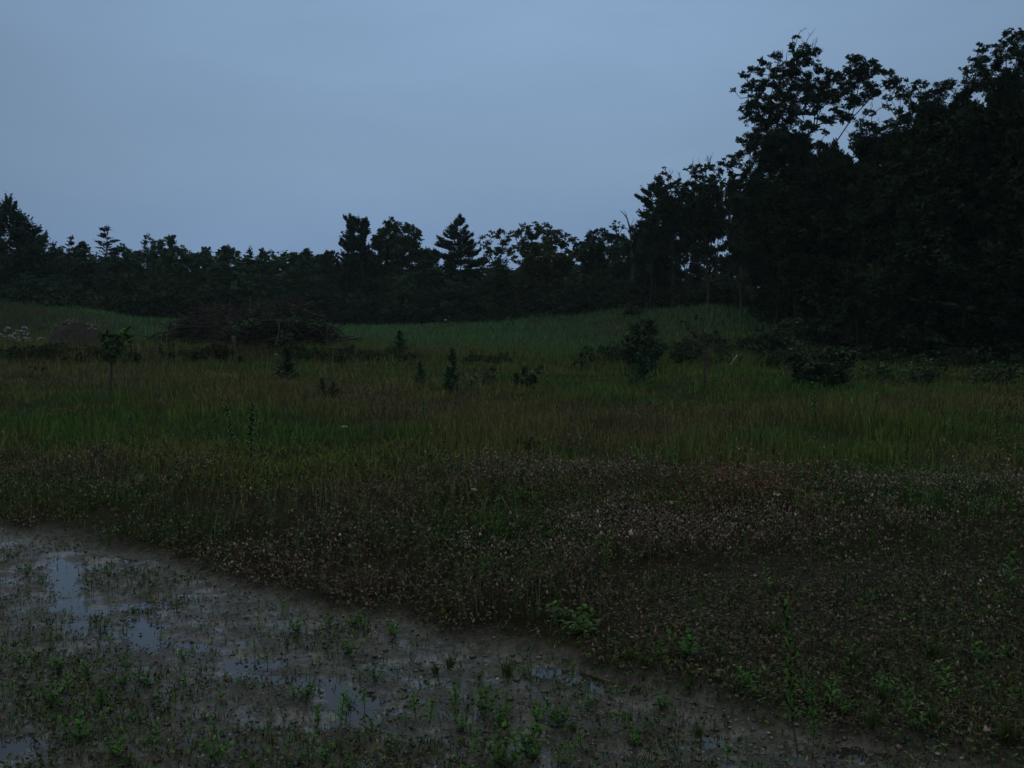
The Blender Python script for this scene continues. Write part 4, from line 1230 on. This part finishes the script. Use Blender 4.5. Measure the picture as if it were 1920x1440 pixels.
for kind, px, py, h in [("bush", 1240, 1330, 30), ("tuft", 1450, 1190, 44), ("lance", 1700, 1352, 60), ("bush", 1660, 1300, 40), ("tuft", 1290, 1300, 30), ("lance", 1364, 1436, 44), ("bush", 1840, 1250, 44), ("tuft", 1600, 1250, 60),
        ("bush", 1720, 1370, 30), ("lance", 1560, 1330, 60), ("bush", 1400, 1290, 40), ("tuft", 1345, 1230, 36), ("lance", 1780, 1310, 60), ("tuft", 1180, 1240, 30), ("bush", 1110, 1330, 30), ("lance", 1240, 1240, 36),
        ("tuft", 1750, 1240, 50), ("bush", 1500, 1300, 30), ("lance", 1890, 1110, 70), ("tuft", 1310, 1380, 30), ("bush", 1190, 1400, 34), ("tuft", 1860, 1170, 44), ("lance", 1440, 1110, 40), ("bush", 1630, 1130, 30)]:
    seed_at(kind, px, py, h, "green weed growing on the dark gravel below the pinkish weeds", "weeds of the gravel ground")
for kind, px, py, h in [("stalk", 930, 1010, 74), ("stalk", 670, 1060, 70), ("stalk", 905, 1105, 60), ("stalk", 1130, 1090, 84), ("stalk", 500, 960, 90), ("stalk", 1500, 960, 60), ("stalk", 1040, 1180, 44), ("bush", 1090, 1190, 40),
        ("bush", 1050, 1165, 36), ("stalk", 1310, 1170, 60), ("stalk", 820, 990, 60), ("stalk", 1400, 1050, 50), ("stalk", 1480, 950, 50), ("stalk", 320, 960, 50), ("stalk", 1660, 920, 70), ("stalk", 560, 1050, 44),
        ("stalk", 1250, 1040, 44), ("stalk", 740, 940, 60)]:
    seed_at(kind, px, py, h, "green weed stalk rising out of the pinkish dry weeds", "weed stalks among the pinkish weeds", 1.6)
for kind, px, py, h in [("stalk", 472, 880, 120), ("stalk", 440, 850, 90), ("stalk", 250, 860, 80), ("stalk", 1690, 890, 80), ("stalk", 1640, 800, 60), ("stalk", 1535, 800, 80), ("stalk", 1870, 860, 90), ("stalk", 1780, 830, 60),
        ("stalk", 90, 850, 70), ("stalk", 800, 800, 60), ("stalk", 600, 770, 50), ("stalk", 1150, 790, 50)]:
    seed_at(kind, px, py, h, "tall green weed standing above the meadow grass", "tall weeds in the meadow", 1.8)

for _ in range(46):
    px = SD.uniform(0, 1000); py = np.interp(px, _EX, _EY) + 20 + SD.random() ** .8 * 330
    if py < 1436: seed_at(SD.choice(("lance", "lance", "bush")), px, float(py), SD.uniform(16, 30) * (py / 1250) ** 2, LAB_M, "sprouts on the bare mud")
for _ in range(30):
    px = SD.uniform(1150, 1915); py = SD.uniform(1110, 1420)
    if py < np.interp(px, _EX, _EY): seed_at(SD.choice(("lance", "bush", "tuft")), px, py, SD.uniform(18, 40) * (py / 1250) ** 2,
            "green weed growing on the dark gravel below the pinkish weeds", "weeds of the gravel ground")

def white_flower(px, py, r_px, lab):
    x, y, z = ground_at(px, py + 22)
    s = r_px * y / F; ht = 22 * y / F
    o = thing("white_flower", lab, "flower", (x, y, z))
    rng = np.random.default_rng(int(px))
    sb, fb = MB(), MB()
    tube(sb, [(0, 0, -.02), (.01, 0, ht * .5), (0, 0, ht)], [.004, .0035, .002], 4, (.03, .05, .02))
    N = 60
    a = rng.uniform(0, 6.28, N); q = np.sqrt(rng.random(N)) * s
    C = np.stack([q * np.cos(a), q * np.sin(a), ht + .25 * s * (1 - (q / s) ** 2) + rng.normal(0, .003, N)], 1)
    leaves(fb, C, s * .32, s * .24, rng, jit((.42, .42, .38), N, rng, .1, .03), .8)
    sb.obj("stem", M_PLANT, o); fb.obj("flower_head", M_PETAL, o)
white_flower(889, 918, 7, "small white flower head in the weeds near mid picture")
white_flower(1457, 928, 9, "largest white flower head beside the reddish weed patch")
white_flower(645, 800, 6, "small white flower head in the grass above the pinkish weeds")
white_flower(518, 665, 4, "tiny white flower on the bank in front of the brush pile")

# ---------------------------------------------------------------- ground cover
def scatter(N, y0, y1, rng, umax=.66, power=1.0, side=2.6):
    """Points of the field, thinning out with distance."""
    u = rng.uniform(-1, 1, N)
    t = rng.random(N)
    if power == 1.0: Y = y0 * (y1 / y0) ** t
    else:
        e = 1 - power; Y = (y0 ** e + (y1 ** e - y0 ** e) * t) ** (1 / e)
    return u * (umax * Y + side), Y

# brown patches of the meadow, in pixels of the photograph: px, py, half width, half height, weight
BROWN = [(450, 745, 260, 34, .9), (800, 770, 330, 40, .9), (150, 715, 200, 24, .6), (1250, 800, 300, 40, .8), (1550, 770, 260, 24, .6), (1750, 750, 200, 22, .5), (150, 870, 240, 26, .5), (600, 655, 330, 9, .8), (200, 660, 200, 8, .6),
         (1000, 830, 260, 26, .5), (30, 690, 120, 26, .5), (1850, 770, 120, 20, .7), (1550, 850, 150, 22, .3)]
GREEN = [(250, 800, 300, 40, .9), (1450, 735, 330, 30, 1.2), (1780, 850, 220, 60, .8), (620, 830, 120, 40, .5), (760, 630, 140, 14, .6), (1120, 640, 120, 20, .4), (450, 780, 100, 50, .4)]
def brownness(X, Y):
    px, py = pix(X, Y, H(X, Y))
    b = np.full(len(X), .20)
    for a, c, rx, ry, w in BROWN: b = b + .75 * w * np.exp(-((px - a) / rx) ** 2 - ((py - c) / ry) ** 2)
    for a, c, rx, ry, w in GREEN: b = b - w * np.exp(-((px - a) / rx) ** 2 - ((py - c) / ry) ** 2)
    return np.clip(b + 1.5 * (fbm(X * .5, Y * .35, 4, 51) - .5), 0, 1), px, py

def meadow():
    rng = np.random.default_rng(77)
    mb = MB()
    X, Y = scatter(215000, 8.0, 50, rng, .68)
    b, px, py = brownness(X, Y)
    keep = (rng.random(len(X)) < 1 - sstep(840, 1010, py + 90 * (fbm(X * .7, Y * .7, 3, 53) - .5))) & (rng.random(len(X)) < .45 + .75 * fbm(X * .8, Y * .8, 3, 52))
    X, Y, b = X[keep], Y[keep], b[keep]
    Z = H(X, Y); N = len(X)
    isb = rng.random(N) < b
    tus = fbm(X * 1.7, Y * 1.2, 3, 58); flat_ = sstep(.48, .66, fbm(X * .6 + 5, Y * .4, 3, 59))
    tall = np.clip(1.9 * fbm(X * .5, Y * .4, 3, 54) - .45 + 1.3 * (tus - .5), .12, 1.2) * (1 - .55 * flat_)
    h = rng.uniform(.09, .31, N) * (.35 + .95 * tall) * np.where(isb, 1.2, 1)
    w = rng.uniform(.004, .009, N) * (Y / 12) ** .75
    pc = sstep(.36, .62, fbm(X * .75 + 3, Y * .5, 4, 60))[:, None]
    g = jit((.034, .086, .020), N, rng, .32, .11) * (1 - pc) + jit((.066, .098, .022), N, rng, .30, .10) * pc
    g2 = g * 1.25
    br = jit((.088, .084, .040), N, rng, .32, .08); br2 = br * 1.25
    c0 = np.where(isb[:, None], g * .4 + br * .6, g); c1 = np.where(isb[:, None], br2, g2)
    t = blades(mb, np.stack([X, Y, Z - .01], 1), h, w, rng, c0, c1, .45 + .8 * flat_)
    # seed heads on the brown stalks
    s = isb & (rng.random(N) < .35)
    m = s.sum()
    leaves(mb, t[s], .05 * (Y[s] / 14) ** .5, .012 * (Y[s] / 12) ** .8, rng, jit((.085, .066, .040), m, rng, .25, .08), .2, np.tile([0, 0, 1.6], (m, 1)))
    o = mb.obj("meadow_grass", M_GRASS); o["kind"] = "stuff"; o["label"] = "knee high wet meadow grass, green with brown patches"
    mb = MB()
    X, Y = scatter(135000, 29, 105, rng, .60, 1.3)
    b, px, py = brownness(X, Y)
    Z = H(X, Y); N = len(X)
    keep = ((px < 1560) | (rng.random(N) < .4)) & (rng.random(N) < .08 + .92 * sstep(30, 47, Y + 8 * (fbm(X * .3, Y * .3, 3, 57) - .5)))
    X, Y, Z, b, px, py = X[keep], Y[keep], Z[keep], b[keep], px[keep], py[keep]; N = len(X)
    isb = rng.random(N) < b * (.45 + .5 * sstep(50, 34, Y)) * (1 - .8 * sstep(330, 160, px) * sstep(46, 52, Y))
    tall = fbm(X * .35, Y * .35, 3, 56)
    h = rng.uniform(.14, .5, N) * (.5 + .8 * tall)
    w = rng.uniform(.012, .026, N) * (Y / 45) ** .9
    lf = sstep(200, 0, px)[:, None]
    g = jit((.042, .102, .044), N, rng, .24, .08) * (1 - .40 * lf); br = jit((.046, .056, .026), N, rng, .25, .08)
    nr_ = sstep(50, 34, Y)[:, None]
    g = g * (1 - nr_) + jit((.050, .096, .022), N, rng, .28, .10) * nr_; br = br * (1 - nr_) + jit((.088, .084, .040), N, rng, .28, .08) * nr_
    c0 = np.where(isb[:, None], br, g)
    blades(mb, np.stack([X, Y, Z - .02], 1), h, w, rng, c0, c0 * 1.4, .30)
    o = mb.obj("hill_grass", M_GRASS); o["kind"] = "stuff"; o["label"] = "green grass over the terrace and hill before the wood"
meadow()

def clover():
    """Pinkish dried clover-like weeds with fuzzy heads."""
    rng = np.random.default_rng(88)
    sb, hb = MB(), MB()
    X, Y = scatter(104000, 3.2, 13.5, rng, .66, 1.2)
    mud, grav, px, py = zones(X, Y)
    patch = fbm(X * 1.1, Y * 1.1, 4, 91)
    lim = 882 + 130 * (fbm(X * .5, Y * .5, 3, 92) - .5) - 20 * sstep(700, 1300, px)
    dens = (1 - sstep(.15, .7, mud)) * (1 - .62 * grav) * sstep(lim - 60, lim + 80, py) * np.clip(.15 + 2.6 * (patch - .30), .06, 1)
    keep = (rng.random(len(X)) < dens)
    X, Y, px, py, grav = X[keep], Y[keep], px[keep], py[keep], grav[keep]
    Z = H(X, Y); N = len(X)
    tall = np.clip(3.0 * fbm(X * 1.5, Y * 1.5, 3, 93) - 1.0, .05, 1.35)
    h = rng.uniform(.09, .26, N) * (.45 + .85 * tall) * (1 - .5 * grav) * (1 - .35 * sstep(-70, -8, py - np.interp(px, _EX, _EY)))
    sc_ = (Y / 7) ** .35
    red = np.exp(-((px - 1350) / 170) ** 2 - ((py - 948) / 34) ** 2)[:, None]
    B = np.stack([X, Y, Z - .01], 1)
    gshare = np.clip(.50 + 2.2 * (fbm(X * .8 + 9, Y * .8, 3, 95) - .5), .05, .95)
    stem = np.where((rng.random(N) < gshare)[:, None], jit((.028, .056, .017), N, rng, .25), jit((.054, .048, .036), N, rng, .25))
    stem = stem * (1 - .5 * red) + np.array([.085, .026, .02]) * .5 * red
    tip = blades(sb, B, h, .0055 * sc_, rng, stem * .8, stem, .45)
    # side stems and small leaflets
    for k in range(3):
        j = rng.random(N) < .8
        C = B[j] + (tip[j] - B[j]) * rng.uniform(.2, .95, (j.sum(), 1)) + rng.normal(0, .022, (j.sum(), 3)) * np.array([1, 1, .5])
        c = jit((.032, .056, .020), j.sum(), rng, .3, .15)
        br = (rng.random(j.sum()) > gshare[j])[:, None]
        c = np.where(br, jit((.064, .052, .042), j.sum(), rng, .3, .1), c)
        leaves(sb, C, .034 * sc_[j], .013 * sc_[j], rng, c, .4)
    o = sb.obj("weed_stems", M_GRASS); o["kind"] = "stuff"; o["label"] = "tangled stems and leaflets of the dry weeds"
    # heads: one to three a plant
    cs = []
    for k in range(3):
        j = rng.random(N) < np.array((.85, .7, .55))[k] * (.30 + .70 * sstep(350, 900, px + 1.2 * (py - 900))) * (1 - .62 * grav) * np.clip(4.2 * (fbm(X * .9 + 3, Y * .9, 4, 96) - .36), .03, 1)
        C = tip[j] + (0 if k == 0 else 1) * rng.normal(0, .028, (j.sum(), 3)) * np.array([1, 1, .6])
        cs.append((C, sc_[j], red[j]))
    C = np.concatenate([c[0] for c in cs]); s = np.concatenate([c[1] for c in cs]) * rng.lognormal(-.05, .35, sum(len(c[0]) for c in cs)); rd = np.concatenate([c[2] for c in cs])
    M = len(C)
    base = np.array([[1, 0, 0], [0, 1, 0], [-1, 0, 0], [0, -1, 0], [0, 0, 1.7], [0, 0, -1.5]]) * .0056
    rot = rng.uniform(0, 6.28, M)
    V = base[None] * s[:, None, None]
    cr_, sr = np.cos(rot)[:, None], np.sin(rot)[:, None]
    V = np.stack([V[..., 0] * cr_ - V[..., 1] * sr, V[..., 0] * sr + V[..., 1] * cr_, V[..., 2]], -1)
    V[:, 4, :2] += rng.normal(0, .003, (M, 2))
    V = V + C[:, None]
    f = np.array([[0, 1, 4], [1, 2, 4], [2, 3, 4], [3, 0, 4], [1, 0, 5], [2, 1, 5], [3, 2, 5], [0, 3, 5]])
    T = (np.arange(M)[:, None, None] * 6 + f[None]).reshape(-1, 3)
    col = np.where((rng.random(M) < .24)[:, None], jit((.215, .180, .175), M, rng, .28, .05), jit((.125, .098, .094), M, rng, .35, .08))
    col = col * (1 - .6 * rd) + np.array([.20, .062, .052]) * .6 * rd
    hb.add(V.reshape(-1, 3), None, T, np.repeat(col, 6, 0))
    o = hb.obj("weed_heads", M_WEED); o["kind"] = "stuff"; o["label"] = "pinkish grey fuzzy heads of the dry weeds"
clover()

def mud_cover():
    rng = np.random.default_rng(99)
    # fine grass and moss of the mud and gravel
    mb = MB()
    X, Y = scatter(260000, 2.2, 12, rng, .68, 1.0)
    mud, grav, px, py = zones(X, Y)
    Z = H(X, Y)
    dry = .18 + .82 * sstep(WATER_Z - .004, WATER_Z + .012, Z)
    pt = fbm(X * 1.9, Y * 1.9, 4, 97)
    lf = sstep(420, 120, px) * sstep(1180, 1260, py)
    d = (mud * (.22 + .75 * sstep(.46, .66, pt) + .5 * lf) * dry + grav * (.55 + .8 * sstep(.42, .64, pt)))
    keep = rng.random(len(X)) < d
    X, Y, Z, grav = X[keep], Y[keep], Z[keep], grav[keep]; N = len(X)
    g = jit((.026, .062, .014), N, rng, .35, .12)
    br = jit((.050, .040, .024), N, rng, .3, .1)
    isb = rng.random(N) < .35 + .25 * grav
    c = np.where(isb[:, None], br, g)
    blades(mb, np.stack([X, Y, Z - .004], 1), rng.uniform(.008, .055, N) * (1 + .5 * grav), rng.uniform(.0025, .0055, N), rng, c * .85, c * 1.2, .8)
    j = rng.random(N) < .5
    leaves(mb, np.stack([X, Y, Z + .016], 1)[j] + rng.normal(0, .012, (j.sum(), 3)) * np.array([1, 1, .5]), .026, .012, rng, c[j], .6)
    o = mb.obj("ground_cover", M_PLANT); o["kind"] = "stuff"; o["label"] = "short sparse grass and sprouts on the mud and gravel"
    # dead stems and leaf litter
    mb = MB()
    X, Y = scatter(34000, 2.2, 10.5, rng, .68, 1.0)
    mud, grav, px, py = zones(X, Y); Z = H(X, Y)
    keep = rng.random(len(X)) < (mud * .7 + grav * .5) * (.3 + fbm(X * 2, Y * 2, 3, 98)) * np.where(Z < WATER_Z, .12, 1)
    X, Y, Z = X[keep], Y[keep], np.maximum(Z[keep], WATER_Z); N = len(X)
    c = np.where((rng.random(N) < .30)[:, None], jit((.16, .15, .13), N, rng, .3, .05), jit((.042, .038, .030), N, rng, .4, .08))
    leaves(mb, np.stack([X, Y, Z + .005], 1), rng.uniform(.010, .028, N), rng.uniform(.003, .009, N), rng, c, .85, fold=.1)
    o = mb.obj("leaf_litter", M_WEED); o["kind"] = "stuff"; o["label"] = "scraps of dead leaf and stem lying on the mud"
    # pebbles
    mb = MB()
    X, Y = scatter(82000, 2.2, 10, rng, .68, 1.0)
    mud, grav, px, py = zones(X, Y); Z = H(X, Y)
    keep = rng.random(len(X)) < (mud * .7 + grav * .8) * np.clip(1.6 * fbm(X * 1.3, Y * 1.3, 3, 101) - .25, .05, 1) * np.where(Z < WATER_Z - .008, .05, 1)
    X, Y, Z = X[keep], Y[keep], Z[keep]; N = len(X)
    s = np.clip(np.exp(rng.normal(-5.15, .45, N)), .003, .014)
    t = (1 + 5 ** .5) / 2
    I = np.array([[-1, t, 0], [1, t, 0], [-1, -t, 0], [1, -t, 0], [0, -1, t], [0, 1, t], [0, -1, -t], [0, 1, -t], [t, 0, -1], [t, 0, 1], [-t, 0, -1], [-t, 0, 1]]) / 1.9
    f = np.array([[0,11,5],[0,5,1],[0,1,7],[0,7,10],[0,10,11],[1,5,9],[5,11,4],[11,10,2],[10,7,6],[7,1,8],[3,9,4],[3,4,2],[3,2,6],[3,6,8],[3,8,9],[4,9,5],[2,4,11],[6,2,10],[8,6,7],[9,8,1]])
    V = I[None] * (1 + rng.normal(0, .13, (N, 12, 1))) * s[:, None, None] * np.stack([rng.uniform(.8, 1.5, N), rng.uniform(.7, 1.1, N), rng.uniform(.4, .75, N)], 1)[:, None]
    a = rng.uniform(0, 6.28, N)[:, None]
    V = np.stack([V[..., 0] * np.cos(a) - V[..., 1] * np.sin(a), V[..., 0] * np.sin(a) + V[..., 1] * np.cos(a), V[..., 2]], -1)
    V = V + np.stack([X, Y, Z + s * .12], 1)[:, None]
    col = np.where((rng.random(N) < .08)[:, None], jit((.15, .14, .125), N, rng, .3, .06), jit((.044, .046, .045), N, rng, .5, .07))
    mb.add(V.reshape(-1, 3), None, (np.arange(N)[:, None, None] * 12 + f[None]).reshape(-1, 3), np.repeat(col, 12, 0))
    o = mb.obj("pebbles", M_PEBBLE, smooth=True); o["kind"] = "stuff"; o["label"] = "small wet pebbles strewn over the mud"
mud_cover()

def undergrowth():
    """Brushy growth along the foot of the woods."""
    rng = np.random.default_rng(111)
    mb = MB()
    line = [(-260, 70, 1.0), (0, 66, .8), (150, 68, 1.4), (300, 77, 2.6), (450, 84, 2.8), (620, 89, 2.6), (900, 86, 2.0), (1050, 80, 1.8), (1180, 75, 1.6), (1300, 70, 1.0), (1400, 66, 1.4), (1430, 56, 2.0), (1500, 46, 2.2), (1600, 40, 2.2), (1700, 37, 2.0),
            (1800, 35.5, 2.0), (1920, 34.5, 2.0), (2100, 33.5, 2.0)]
    PX = np.array([a for a, b, c in line], float); PY = [b for a, b, c in line]; PH = [c for a, b, c in line]
    n = 1500
    px = rng.uniform(PX[0], PX[-1], n)
    Y = np.interp(px, PX, PY) + rng.uniform(-.4, 3.2, n); hh = np.interp(px, PX, PH)
    X = (px - 960) / F * Y; Z = H(X, Y)
    C = np.stack([X, Y, Z + hh * rng.random(n) ** 1.3 * (.5 + fbm(px * .03, Y * 0, 2, 7))], 1)
    clump_leaves(mb, C, rng.uniform(.3, .6, n), rng, (.015, .031, .016), .22, .12, .9)
    n = 900       # close growth inside the black wood
    px = rng.uniform(1470, 2060, n); Y = rng.uniform(58, 72, n)
    X = (px - 960) / F * Y; Z = H(X, Y)
    C = np.stack([X, Y, Z + rng.random(n) * np.interp(px, [1470, 1900], [9, 11])], 1)
    clump_leaves(mb, C, rng.uniform(.5, .9, n), rng, (.010, .022, .012), .30, .17, .8)
    n = 1100      # brush between the trunks deeper in
    px = rng.uniform(-280, 1560, n)
    Y = np.interp(px, [-280, 620, 1180, 1300, 1560], [88, 98, 92, 84, 78]) + rng.uniform(0, 10, n)
    X = (px - 960) / F * Y; Z = H(X, Y)
    C = np.stack([X, Y, Z + rng.random(n) * np.interp(px, [1180, 1300, 1560], [4.6, 2.6, 3.0])], 1)
    clump_leaves(mb, C, rng.uniform(.5, 1.0, n), rng, (.018, .040, .024), .30, .17, .8)
    n = 1500      # the far side of the wood
    px = rng.uniform(-320, 1420, n); Y = rng.uniform(116, 126, n)
    X = (px - 960) / F * Y; Z = H(X, Y)
    C = np.stack([X, Y, Z - .3 + rng.random(n) * np.interp(px, [1180, 1300], [5.5, 3.2])], 1)
    clump_leaves(mb, C, rng.uniform(.7, 1.3, n), rng, (.014, .029, .016), .5, .28, .9)
    # low dark brambles on the slope before the woods and under the bank
    lo_ = MB()
    n = 620
    px = rng.uniform(1080, 1960, n); Y = rng.uniform(34.5, 43, n) * np.interp(px, [1080, 1500, 1960], [1.06, 1.0, .93])
    keep = fbm(px * .012, Y * .5, 3, 17) > .42
    px, Y = px[keep], Y[keep]; X = (px - 960) / F * Y
    C = np.stack([X, Y, H(X, Y) + rng.random(len(X)) * .38], 1)
    clump_leaves(lo_, C, rng.uniform(.14, .36, len(X)), rng, (.018, .032, .016), .09, .05, .8)
    n = 420
    px = rng.uniform(-60, 960, n); Y = rng.uniform(36.2, 38.6, n)
    keep = fbm(px * .014, Y * .4, 3, 19) > .45
    px, Y = px[keep], Y[keep]; X = (px - 960) / F * Y
    C = np.stack([X, Y, H(X, Y) + rng.random(len(X)) * .16], 1)
    clump_leaves(lo_, C, rng.uniform(.10, .26, len(X)), rng, (.016, .026, .014), .08, .045, .9)
    b_ = lo_.obj("bramble_undergrowth", M_LEAF); b_["kind"] = "stuff"; b_["label"] = "low dark brambles on the bank and slope"
    o = mb.obj("undergrowth", M_LEAF); o["kind"] = "stuff"; o["label"] = "dark brushy undergrowth along the foot of the woods"
undergrowth()

def haze():
    import bmesh
    bm = bmesh.new(); bmesh.ops.create_cube(bm, size=1.0)
    me = bpy.data.meshes.new("haze"); bm.to_mesh(me); bm.free()
    m = bpy.data.materials.new("damp evening air"); m.use_nodes = True
    t = m.node_tree; t.nodes.clear()
    o = t.nodes.new("ShaderNodeOutputMaterial"); v = t.nodes.new("ShaderNodeVolumePrincipled")
    v.inputs["Color"].default_value = (.70, .90, 1.0, 1); v.inputs["Density"].default_value = HAZE
    t.links.new(v.outputs[0], o.inputs["Volume"])
    ob = link("haze", me, m); ob["kind"] = "stuff"; ob["label"] = "thin damp air over the field"
    ob.location = (0, 0, 12.5); ob.scale = (860, 860, 29)
if HAZE > 0: haze()
